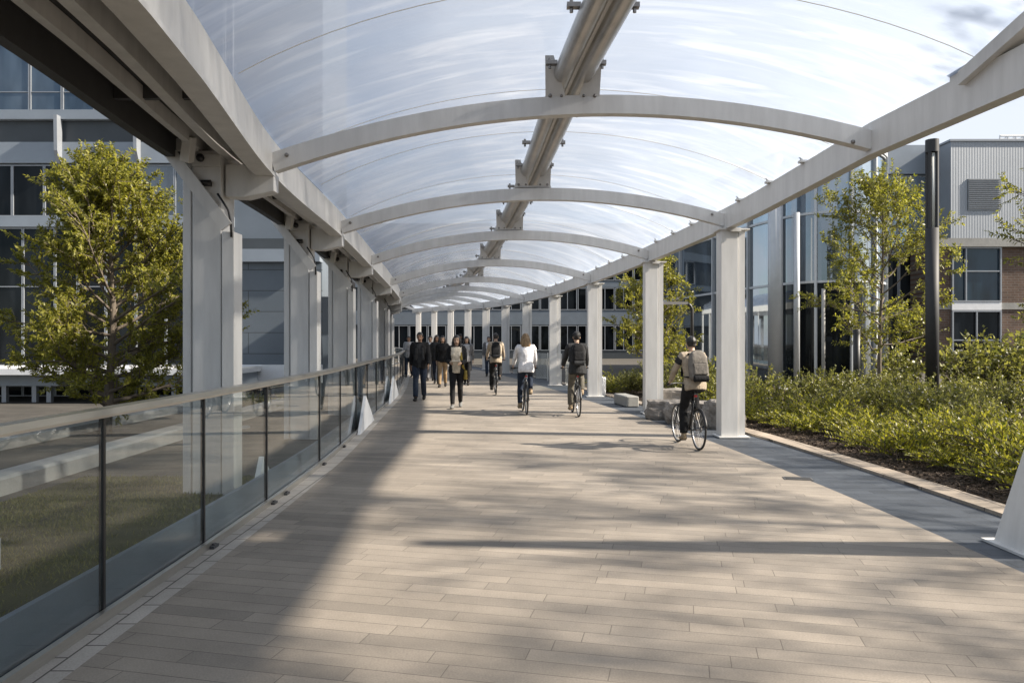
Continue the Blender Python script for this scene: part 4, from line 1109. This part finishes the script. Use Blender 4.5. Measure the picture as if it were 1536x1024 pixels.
WALKER = {'people walking towards the camera': 1.04}
def person(loc, rz, H, J, skin='a', hair='black', hairlen='short', top=None, jacket=None, legs=None, shoe='dark', label='', fem=False,
           open_front=0.0, hood=False, cap=None, long_coat=0.0, vest=None, group=None, slim=1.0, two_tone=None):
    root = empty('person', loc, rz, label, 'person', group)
    sc_ = H/1.78*WALKER.get(group,1); root.scale = (sc_, sc_, sc_)
    pv, ch, nk, hc = J['pelvis'], J['chest'], J['neck'], J['head']
    td = (nk-pv).normalized(); fw = Vector((0,1,0)) - td*td.y; fw.normalize()
    wst = pv.lerp(ch, .45)
    ka = 1.0*slim
    shw = .155 if fem else .165
    def torso(mb, g=0.0, low=-.10, hipw=.165):
        rings = [(pv+td*low, hipw*.93, .115), (pv+td*(low*.3), hipw, .125), (pv+td*.06, hipw*.96, .118), (wst, .140 if fem else .148, .102), (ch-td*.02, .158 if fem else .168, .122), (ch+td*.10, .172*ka, .115), (ch+td*.165, .135, .088), (nk+td*.01, .062, .062)]
        mb.tube([r[0] for r in rings], [(r[1]*ka+g, r[2]*ka+g) for r in rings], 18, up=fw)
        if fem:
            for s in (-1,1): mb.ball(ch+td*.02+fw*.085+Vector((.07*s,0,0)), .058+g*.6, .052+g*.6, .058+g*.6, 10, 8)
        for s in 'LR':
            mb.tube([ch+td*.15+ (J['sh'+s]-ch-td*.15)*.3, J['sh'+s], J['sh'+s].lerp(J['el'+s],.15)], [.062+g,.063+g,.055+g], 10)
    def arm(mb, s, g=0.0, end=1.0):
        a, e, w_ = J['sh'+s], J['el'+s], J['wr'+s]
        mb.tube([a, a.lerp(e,.4), e, e.lerp(w_,.35), e.lerp(w_,end)], [.056*ka+g,.050*ka+g,.041*ka+g,.041*ka+g,.029*ka+g], 12)
        mb.ball(e, .042*ka+g, seg=10, rings=8)
    def leg(mb, s, g=0.0, end=1.0, flare=0.0):
        h, k_, a = J['hip'+s], J['knee'+s], J['ankle'+s]
        mb.tube([h+Vector((0,0,.05)), h, h.lerp(k_,.35), k_, k_.lerp(a,.3), k_.lerp(a,end)], [.085*ka+g,.092*ka+g,.082*ka+g,.056*ka+g,.058*ka+g,.038*ka+g+flare], 12)
        mb.ball(k_, .057*ka+g, seg=10, rings=8)
    # body: one continuous skin
    b = MB(); torso(b, -.008)
    T = head_mesh(b, hc, J['hd'], 1.05)
    b.tube([nk-td*.05, nk+td*.02, hc+Vector((0,-.015,-.05))], [(.062,.062),(.054,.056),(.050,.054)], 12)
    riding = 'knee' if abs(J['kneeL'].y-J['hipL'].y) > .25 and abs(J['pelvis'].y) > .1 else ''
    for s, sg in (('L',-1),('R',1)):
        arm(b, s, -.006); leg(b, s, -.008); hand(b, J['wr'+s], J['hand'+s], sg, bool(riding))
        b.tube([J['ankle'+s]+Vector((0,0,.04)), J['ankle'+s].lerp(J['heel'+s],.4), J['heel'+s].lerp(J['toe'+s],.45)+Vector((0,0,.01)), J['heel'+s].lerp(J['toe'+s],.8)+Vector((0,0,.005))], [.034,.032,.026,.018], 8)
    me = remeshed(b, .0085, 2)
    me.materials.append(SKIN[skin]); me.materials.append(M['eye']); me.materials.append(M['lip'])
    eyes = [T(.031,.078,.016), T(-.031,.078,.016)]; mouth = T(0,.086,-.049)
    for p in me.polygons:
        c = p.center
        if min((c-e).length for e in eyes) < .013: p.material_index = 1
        elif abs((c-mouth).z) < .008 and (c-mouth).length < .026: p.material_index = 2
    link('body', me, None, root)
    def wear(name, mb, m, vox=.012, cut=None, sm=3):
        me = remeshed(mb, vox, sm)
        if name in ('hair', 'jacket', 'shirt'):      # folds and strands, always outwards
            n = len(me.vertices); co = np.empty(n*3, np.float32); me.vertices.foreach_get('co', co); co = co.reshape(-1,3).astype(float)
            nm = np.empty(n*3, np.float32); me.vertices.foreach_get('normal', nm); nm = nm.reshape(-1,3)
            fq, am = (70.0, .006) if name == 'hair' else (26.0, .005)
            x, y, z = co[:,0]*fq + H*9, co[:,1]*fq + loc[0]*7, co[:,2]*fq*.7
            wv = np.sin(x+1.7*np.sin(z*.8+y*.3))*np.sin(y*1.1+1.3*np.sin(x*.5-z*.6)) + .6*np.sin(z*1.3+2*np.sin(x*.6)+y*.7)
            co += nm*(np.clip(wv*.6+.35, 0, 1.3)*am)[:,None]
            me.vertices.foreach_set('co', co.astype(np.float32).reshape(-1)); me.update()
        if cut:
            bm = bmesh.new(); bm.from_mesh(me)
            bmesh.ops.delete(bm, geom=[f for f in bm.faces if cut(f.calc_center_median())], context='FACES'); bm.to_mesh(me); bm.free()
        me.materials.append(m); return link(name, me, None, root)
    # trousers
    q = MB()
    for s in 'LR': leg(q, s, .010 if fem else .016, .97, .004 if fem else .012)
    q.tube([pv+td*-.11, pv-td*.02, pv+td*.08, pv+td*.13], [(.150*ka,.115*ka),(.172*ka,.135*ka),(.163*ka,.125*ka),(.150*ka,.112*ka)], 16, up=fw)
    wear('trousers', q, legs)
    if top is not None:
        q = MB(); torso(q, .020 if jacket is None else .015, -.09, .172)
        if jacket is None:
            for s in 'LR': arm(q, s, .010, .95)
        wear('shirt', q, top)
    if jacket is not None:
        q = MB(); torso(q, .024, -.13-long_coat, .175)
        for s in 'LR': arm(q, s, .019, .95)
        if hood: q.ball(nk - fw*.05 + td*.0, .095, .06, .05, 12, 8)
        cut = None
        if open_front:
            cut = lambda c: (c-pv).dot(fw) > .05 and abs(c.x-pv.x) < open_front*(1.15-.9*max(0,min(1,(ch.z+.02-c.z)/.5))*.5) and c.z < nk.z-.0
        wear('jacket', q, jacket, cut=cut)
    if two_tone is not None:
        q = MB()
        for s in 'LR':
            a, e = J['sh'+s], J['el'+s]
            q.tube([a.lerp(e,.05)-td*0+Vector((0,0,.0)), a.lerp(e,.45)], [.068+.012,.055+.022], 12)
        q.tube([ch+td*.13, nk-td*.0], [(.185,.115),(.09,.085)], 14, up=fw)
        wear('shoulder_panel', q, two_tone)
    # shoes
    for s in 'LR':
        q = MB(); a, h, t = J['ankle'+s], J['heel'+s], J['toe'+s]
        q.tube([h, h.lerp(t,.35)+Vector((0,0,.012)), h.lerp(t,.75), t+(t-h)*.12], [(.040,.036),(.046,.040),(.048,.032),(.032,.020)], 12, up=(0,0,1))
        q.tube([h.lerp(t,.2), a+Vector((0,0,.015))], [.046,.047], 10)
        wear('shoe', q, SHOE[shoe], .010, None, 2)
    # hair
    rot = Vector(J['hd']).to_track_quat('Y','Z').to_matrix(); inv = rot.transposed()
    q = MB(); q.ball(T(0,-.018,.038), .084, .104, .098, 16, 12, rot)
    q.tube([T(0,-.03,.06), T(0,-.055,-.045)], [(.08,.075),(.066,.05)], 12)
    if hairlen == 'long':
        q.tube([T(0,-.03,.05), T(0,-.075,-.04), T(0,-.10,-.14), T(0,-.10,-.25), T(0,-.095,-.31)], [(.085,.08),(.098,.075),(.112,.06),(.105,.045),(.06,.025)], 14, up=(0,1,0))
        for s in (-1,1): q.tube([T(.062*s,.0,.04), T(.083*s,-.005,-.04), T(.088*s,.01,-.13), T(.082*s,.03,-.22)], [.032,.032,.032,.018], 8)
    if hairlen == 'bun': q.ball(T(0,-.12,.05), .045)
    hm = HAIR[hair] if isinstance(hair, str) else hair
    def face_cut(c):
        l = inv @ (c-hc)
        return l.y > .028 and abs(l.x) < .066 and l.z < .062
    wear('hair', q, hm, .011, face_cut, 2)
    if cap is not None:
        q = MB(); q.ball(T(0,-.012,.052), .092, .112, .090, 16, 12, rot); q.tube([T(0,.06,.062), T(0,.15,.052)], [(.075,.012),(.045,.008)], 12, up=rot @ Vector((0,0,1)))
        wear('cap', q, cap, .011, lambda c: (inv @ (c-hc)).z < .035, 2)
    if vest is not None:   # open front panels of a second garment
        q = MB()
        for s in (-1,1): q.tube([nk+Vector((.055*s,.05,-.0)), ch+fw*.135+Vector((.075*s,0,.06)), ch+fw*.128+Vector((.085*s,0,-.10)), pv+fw*.135+Vector((.10*s,0,.10))], [(.022,.012),(.040,.012),(.045,.012),(.045,.012)], 10, up=(0,1,0))
        wear('front_panel', q, vest, .010)
    return root

def backpack(loc, rz, H, J, m, trim, label, w=.29, h=.46, d=.17):
    root = empty('backpack', loc, rz, label, 'backpack'); s_ = H/1.78; root.scale = (s_,)*3
    pv, ch, nk = J['pelvis'], J['chest'], J['neck']; td = (nk-pv).normalized(); fw = Vector((0,1,0)) - td*td.y; fw.normalize()
    c = ch - fw*(.125+d*.5) + td*(-.05)
    rings = []
    for t, kw, kd in ((-.5,.82,.8),(-.42,.98,1),(-.1,1.0,1.08),(.2,.95,.95),(.38,.78,.75),(.5,.42,.42)):
        p = c + td*h*t; rr = []
        for j in range(20):
            a = 2*math.pi*j/20; x = math.copysign(abs(math.cos(a))**.6, math.cos(a)); y = math.copysign(abs(math.sin(a))**.6, math.sin(a))
            rr.append(p + Vector((1,0,0))*x*w/2*kw + fw*y*d/2*kd)
        rings.append(rr)
    q = MB(); q.sweep(rings); me = remeshed(q, .011, 3); me.materials.append(m); link('bag', me, None, root)
    q = MB(); q.cbox(c - fw*(d*.53) - td*h*.17, w*.72, .05, h*.38, Matrix((Vector((1,0,0)), fw, td)).transposed()); me = remeshed(q, .009, 3); me.materials.append(m); link('front_pocket', me, None, root)
    q = MB(); q.tube([c - fw*d*.50 + td*h*(-.49) + Vector((x,0,0)) for x in (-w*.38,0,w*.38)], [(.05,.055)]*3, 10); me = remeshed(q, .010, 2); me.materials.append(trim); link('base', me, None, root)
    q = MB(); q.tube([c - fw*(d*.555) + td*h*.03 + Vector((x,0,0)) for x in (-w*.33,0,w*.33)], .006, 6); q.build('zip', trim, root)
    for s in 'LR':
        sg = -1 if s == 'L' else 1
        q = MB(); sh = ch + td*.185 + Vector((.105*sg,0,0))
        q.tube([c+td*h*.36+fw*d*.3+Vector((.075*sg,0,0)), sh-fw*.06, sh+fw*.075-td*.02, ch+fw*.165+Vector((.125*sg,0,.0)), ch+fw*.10+Vector((.18*sg,0,0))-td*.16, c-td*h*.38+fw*d*.3+Vector((w*.45*sg,0,0))], [(.024,.008)]*6, 8, up=fw)
        me = q.mesh('strap'); me.materials.append(trim)
        for p in me.polygons: p.use_smooth = True
        link('strap', me, None, root)
    q = MB(); q.tube([c+td*h*.49+Vector((-.03,0,0)), c+td*(h*.49+.05)-fw*.01, c+td*h*.49+Vector((.03,0,0))], .009, 6); q.build('grab_loop', trim, root, True)
    return root

def bicycle(loc, rz, k, label, up='R', crank=0.0, paint=None, steer=0.0):
    paint = paint or M['bike_black']
    root = empty('bicycle', loc, rz, label, 'bicycle', 'bicycles on the walkway'); root.scale = (k,k,k)
    WR = .335
    def wheel(c, rear):
        t = MB(); t.tube([(0, (WR-.016)*math.cos(a), (WR-.016)*math.sin(a)) for a in [2*math.pi*i/40 for i in range(40)]], .018, 8, up=(1,0,0), closed=True)
        tb = MB()
        pts = [(0,(WR-.016)*math.cos(2*math.pi*i/40),(WR-.016)*math.sin(2*math.pi*i/40)) for i in range(40)]
        rings = []
        for i in range(41):
            a = 2*math.pi*i/40; rings.append([Vector(((.018*math.cos(b)), (WR-.016+.016*math.sin(b))*math.cos(a), (WR-.016+.016*math.sin(b))*math.sin(a))) for b in [2*math.pi*j/8 for j in range(8)]])
        tb.sweep(rings, True, False)
        w = empty('wheel', c); w.parent = root
        tb.build('tyre', M['tyre'], w, True)
        rb = MB(); rings = []
        for i in range(41):
            a = 2*math.pi*i/40; rings.append([Vector((x, (WR-.034+y)*math.cos(a), (WR-.034+y)*math.sin(a))) for x, y in ((-.010,-.007),(.010,-.007),(.010,.006),(-.010,.006))])
        rb.sweep(rings, True, False); rb.build('rim', M['rim'], w, True)
        sp = MB()
        for i in range(28):
            a = 2*math.pi*i/28; sd_ = .028 if i % 2 else -.028; a2 = a + (.35 if i % 4 < 2 else -.35)
            sp.bar((sd_, .022*math.cos(a2), .022*math.sin(a2)), (0, (WR-.04)*math.cos(a), (WR-.04)*math.sin(a)), .0028, .0028)
        sp.build('spokes', M['rim'], w)
        hb = MB(); hb.tube([(-.05,0,0),(.05,0,0)], .016, 10); hb.tube([(-.03,0,0),(-.026,0,0)], .026, 12); hb.tube([(.026,0,0),(.03,0,0)], .026, 12)
        if rear: hb.tube([(.034,0,0),(.05,0,0)], [.045,.03], 16)
        hb.build('hub', M['bolt'], w, True)
        return w
    wheel((0,0,WR), True); wheel((0,1.04,WR), False)
    BBp = Vector((0,.46,.285)); st = Vector((0,.22,.80)); ht = Vector((0,.80,.92)); hb_ = Vector((0,.86,.72))
    q = MB()
    q.tube([BBp, st], .017, 10); q.tube([st-Vector((0,-.015,.06)), ht-Vector((0,-.012,.06))], .017, 10); q.tube([BBp, hb_+Vector((0,-.0,.02))], .021, 10); q.tube([ht, hb_], .021, 10)
    for s in (-1,1):
        q.tube([BBp+Vector((.03*s,-.02,0)), (.058*s,0,WR)], .010, 8); q.tube([st+Vector((.018*s,.01,-.05)), (.058*s,0,WR)], .009, 8)
    q.tube([BBp-Vector((.04,0,0)), BBp+Vector((.04,0,0))], .024, 12)
    q.build('frame', paint, root, True)
    q = MB(); q.tube([hb_, hb_+Vector((0,.015,-.05))], .02, 8)
    for s in (-1,1): q.tube([hb_+Vector((.05*s,.01,-.045)), (.055*s,.94,.50), (.055*s,1.04,WR)], [.013,.012,.010], 8)
    q.tube([hb_+Vector((-.05,.01,-.045)), hb_+Vector((.05,.01,-.045))], .015, 8)
    q.build('fork', paint, root, True)
    q = MB(); q.tube([ht, ht+Vector((0,-.02,.11))], .014, 8); q.tube([ht+Vector((0,-.02,.10)), (0,.80,1.055)], .014, 8)
    q.tube([(-.31,.66,1.045),(-.24,.70,1.052),(-.12,.79,1.055),(.12,.79,1.055),(.24,.70,1.052),(.31,.66,1.045)], .0125, 8); hbar = q.build('handlebar', M['black'], root, True)
    for s in (-1,1):
        q = MB(); q.tube([(.20*s,.725,1.054),(.315*s,.655,1.045)], .017, 10); q.build('grip', M['tyre'], hbar, True)
        q = MB(); q.tube([(.19*s,.74,1.05),(.25*s,.745,1.02),(.29*s,.72,1.01)], .006, 6); q.build('brake_lever', M['bolt'], hbar, True)
    q = MB(); q.tube([st, st+Vector((0,-.045,.14))], .013, 8); q.build('seat_post', M['bolt'], root, True)
    q = MB(); rings = []
    for y, w_, z in ((.05,.055,.975),(.07,.078,.985),(.12,.082,.985),(.18,.06,.978),(.25,.03,.972),(.315,.018,.962)):
        rings.append([Vector((w_*math.cos(a), y, z+.018*math.sin(a)*(1 if math.sin(a) > 0 else 1.3))) for a in [2*math.pi*j/14 for j in range(14)]])
    q.sweep(rings); sdl = q.build('saddle', M['saddle'], root, True)
    a = math.pi/2+crank
    q = MB(); q.tube([(.045,.46,.285),(.052,.46,.285)], .085, 24); q.tube([(.045,.46,.285),(.045,.0,WR)], .004, 4); q.bar((.048,.46,.37),(.04,0,WR+.04),.006,.01); q.bar((.048,.46,.20),(.04,0,WR-.035),.006,.01)
    cr = q.build('chainset', M['bolt'], root)
    for s, k_ in ((-1,'L'),(1,'R')):
        aa = a if k_ == up else a+math.pi
        e = BBp + Vector((.075*s, .165*math.cos(aa), .165*math.sin(aa)))
        q = MB(); q.bar(BBp+Vector((.06*s,0,0)), e, .014, .022, (1,0,0)); q.build('crank', M['bolt'], cr)
        q = MB(); q.box(e.x+(.005 if s>0 else -.085), e.x+(.085 if s>0 else -.005), e.y-.04, e.y+.04, e.z-.012, e.z+.012); q.build('pedal', M['black'], cr)
    # rear reflector
    q = MB(); q.box(-.025,.025,.14,.152,.86,.895); q.build('reflector', mat('red_reflector', (.35,.02,.015), .3), root)
    # mudguard
    q = MB(); rings = []
    for i in range(15):
        t = R(60+110*i/14); rings.append([Vector((x, (WR+.022+dz)*math.cos(t), WR+(WR+.022+dz)*math.sin(t))) for x, dz in ((-.024,-.008),(0,0),(.024,-.008),(.024,-.005),(0,.003),(-.024,-.005))])
    q.sweep(rings); q.build('mudguard', M['black'], root, True)
    return root

C = {'black': cloth('black_cloth', (.016,.016,.017)), 'char': cloth('charcoal_cloth', (.035,.036,.038)), 'navy': cloth('navy_denim', (.022,.030,.048)), 'tan': cloth('tan_cloth', (.27,.19,.11)),
     'cream': cloth('cream_cloth', (.62,.55,.44)), 'white': cloth('white_cloth', (.66,.66,.68)), 'grey': cloth('grey_cloth', (.15,.15,.155)), 'lgrey': cloth('light_grey_cloth', (.40,.40,.41)),
     'beige': cloth('beige_cloth', (.36,.30,.23)), 'olive': cloth('olive_grey_cloth', (.12,.11,.09)), 'mustard': cloth('mustard_cloth', (.27,.20,.05)), 'bag': cloth('taupe_bag', (.165,.15,.132)), 'paper': cloth('paper', (.68,.66,.60))}
PI = math.pi
def foot(px, py):
    Y = EYE*F/(py-512); return ((px-768)/F*Y, Y, 0)
WALK = 'people walking towards the camera'; BIKE = 'people cycling away'
person(foot(630,600), PI, 1.80, walk_pose(.30, .28), 'b', 'black', 'short', C['char'], C['black'], C['navy'], 'dark', 'man in a black jacket and dark jeans walking beside the glass railing', vest=C['char'], open_front=.055, group=WALK)
J = walk_pose(.34, .2, bent={'R': Vector((.13,.24,1.10)), 'L': Vector((-.12,.25,1.09))}, fem=True)
l2 = foot(685,611); person(l2, PI, 1.72, J, 'a', 'black', 'long', C['cream'], C['black'], C['black'], 'grey', 'woman in a cream blouse and open black jacket holding papers', fem=True, open_front=.115, group=WALK)
q = MB(); q.cbox((0,.32,1.145), .21, .27, .012, Euler((R(18),0,R(8))).to_matrix()); q.cbox((.01,.315,1.132), .22, .26, .006, Euler((R(18),0,R(-3))).to_matrix())
o = q.build('papers', C['paper']); o.location = l2; o.rotation_euler = (0,0,PI); o.scale = (1.72/1.78,)*3; tag(o, 'sheaf of pale papers held by the woman in the cream blouse', 'papers')
q = MB(); q.tube([(-.04,-.06,1.50),(-.075,.04,1.50),(-.11,.15,1.35),(-.13,.165,1.2),(-.17,.10,1.0),(-.20,-.02,.90)], [(.03,.010)]*6, 8, up=(0,1,0)); q.tube([(-.215,-.02,.93),(-.22,-.01,.70)], [(.045,.10),(.05,.12)], 10, up=(0,1,0))
o = q.build('shoulder_bag', C['mustard'], None, True); o.location = l2; o.rotation_euler = (0,0,PI); o.scale = (1.72/1.78,)*3; tag(o, 'mustard strap bag hanging from the shoulder of the woman in cream', 'bag')
person(foot(664,580), PI, 1.76, walk_pose(.32, .26, fem=True), 'a', 'black', 'long', C['black'], None, C['tan'], 'dark', 'long-haired woman in a black top and tan trousers', fem=True, group=WALK)
person(foot(655,575.5), PI, 1.76, walk_pose(-.2, .2, fem=True), 'b', 'black', 'long', C['char'], C['char'], C['navy'], 'dark', 'dark-haired person half hidden behind the woman in tan trousers', fem=True, group=WALK)
person(foot(700,577), PI, 1.75, walk_pose(-.34, .28, fem=True), 'a', 'black', 'long', C['lgrey'], C['grey'], C['black'], 'dark', 'woman in an open grey cardigan over a pale top behind the papers', fem=True, open_front=.10, long_coat=.28, group=WALK)
person(foot(645.5,571), PI, 1.75, walk_pose(.22, .25), 'a', 'black', 'short', C['white'], C['lgrey'], C['grey'], 'dark', 'person in a white top behind the man in black', open_front=.09, group=WALK)
person(foot(613.5,565.5), PI*.93, 1.74, walk_pose(.12, .2), 'b', 'black', 'short', C['lgrey'], C['lgrey'], C['navy'], 'dark', 'person in a pale grey jacket close to the railing', group=WALK)
person(foot(690,567), PI, 1.84, walk_pose(.18, .2), 'b', 'black', 'short', C['black'], C['black'], C['black'], 'dark', 'dark-clad man whose head shows behind the woman in cream', cap=C['black'], group=WALK)
person(foot(733,564), PI, 1.74, walk_pose(.18, .2), 'a', 'black', 'short', C['white'], C['grey'], C['navy'], 'dark', 'person in a white shirt and open grey jacket beside the farthest cyclist', open_front=.10, group=WALK)
def rider(px, py, hd, k, H, up, crank, lean, label, blabel, **kw):
    p = foot(px, py); J = ride_pose(lean, up, crank); 
    bicycle(p, hd, k, blabel, up, crank)
    person(p, hd, 1.78*k, J, label=label, group=BIKE, **kw)
    return p, J
p, J = rider(1048, 675, R(6), .90, 0, 'R', -.25, .26, 'cyclist in a beige and dark top wearing a grey backpack', 'black bicycle nearest the camera, beside the nearest right column', hair='black', hairlen='short', top=C['beige'], legs=C['black'], shoe='tan', two_tone=C['char'])
backpack(p, R(6), 1.78*.90, J, C['bag'], C['black'], 'grey backpack worn by the cyclist nearest the camera', .32, .50, .19)
p, J = rider(868, 625, R(3), .97, 0, 'R', .1, .22, 'cyclist in a black jacket with a black backpack and grey-olive trousers', 'bicycle ridden by the man in olive trousers', hair='black', hairlen='short', top=C['char'], jacket=C['char'], legs=C['olive'], shoe='tan', cap=C['char'])
backpack(p, R(3), 1.78*.97, J, C['black'], C['char'], 'black backpack worn by the cyclist in olive trousers')
p, J = rider(790, 622, R(4), .95, 0, 'R', .15, .16, 'cyclist with long light brown hair in a white shirt and navy trousers', 'bicycle ridden by the woman in the white shirt', hair='brown', hairlen='long', top=C['white'], legs=C['navy'], shoe='tan', fem=True)
p, J = rider(744, 592, R(3), .99, 0, 'R', .3, .18, 'farthest cyclist in beige sleeves and black trousers', 'bicycle farthest from the camera', hair='black', hairlen='short', top=C['beige'], legs=C['black'], shoe='dark')
backpack(p, R(3), 1.78*.99, J, C['black'], C['char'], 'black backpack worn by the farthest cyclist')

# ------------------------------------------------------------------ sky, sun, camera
SUN_EL, SUN_AZ = R(33), R(98)    # azimuth measured clockwise from +Y (into the picture)
w = bpy.data.worlds.new('World'); SC.world = w; w.use_nodes = True
nt = w.node_tree; nt.nodes.clear()
out = nt.nodes.new('ShaderNodeOutputWorld'); bg = nt.nodes.new('ShaderNodeBackground'); bg.inputs[1].default_value = .068
sk = nt.nodes.new('ShaderNodeTexSky'); sk.sky_type = 'NISHITA'; sk.sun_disc = False; sk.sun_elevation = SUN_EL; sk.sun_rotation = SUN_AZ
sk.air_density = 1.0; sk.dust_density = 1.2; sk.ozone_density = 1.0
tc = N(nt, 'ShaderNodeTexCoord'); mp = N(nt, 'ShaderNodeMapping'); mp.inputs['Scale'].default_value = (1.0, 1.0, 2.4); mp.inputs['Location'].default_value = (.35,.1,.2)
nt.links.new(tc.outputs['Generated'], mp.inputs[0])
no = N(nt, 'ShaderNodeTexNoise', i_Scale=2.6, i_Detail=9.0, i_Roughness=.56, i_Distortion=.25); nt.links.new(mp.outputs[0], no.inputs['Vector'])
rp = N(nt, 'ShaderNodeMapRange', i_1=.40, i_2=.56); nt.links.new(no.outputs['Fac'], rp.inputs[0])
mx = N(nt, 'ShaderNodeMix', data_type='RGBA'); mx.inputs['B'].default_value = (6.0,6.3,6.8,1)
mu = N(nt, 'ShaderNodeMath', operation='MULTIPLY', i_1=.85); nt.links.new(rp.outputs[0], mu.inputs[0])
nt.links.new(mu.outputs[0], mx.inputs['Factor']); nt.links.new(sk.outputs[0], mx.inputs['A'])
nt.links.new(mx.outputs['Result'], bg.inputs[0]); nt.links.new(bg.outputs[0], out.inputs[0])
sl = bpy.data.lights.new('sun', 'SUN'); sl.energy = 5.0; sl.angle = R(1.3); sl.color = (1.0,.90,.77)
so = bpy.data.objects.new('sun', sl); COL.objects.link(so)
sd = Vector((math.sin(SUN_AZ)*math.cos(SUN_EL), math.cos(SUN_AZ)*math.cos(SUN_EL), math.sin(SUN_EL)))
so.rotation_euler = sd.to_track_quat('Z', 'Y').to_euler()
so.location = (20, 0, 20)
cam = bpy.data.cameras.new('camera'); co = bpy.data.objects.new('camera', cam); COL.objects.link(co)
cam.lens = 26; cam.sensor_width = 36; cam.clip_end = 2000; cam.clip_start = .05
co.location = (0, 0, EYE); co.rotation_euler = (R(90), 0, 0)
SC.camera = co
SC.view_settings.view_transform = 'Standard'; SC.view_settings.look = 'None'; SC.view_settings.exposure = 1.22; SC.view_settings.gamma = 1
SC.render.engine = 'CYCLES'
SC.cycles.max_bounces = 10; SC.cycles.transparent_max_bounces = 16; SC.cycles.use_denoising = True
SC.cycles.caustics_reflective = False; SC.cycles.sample_clamp_indirect = 6
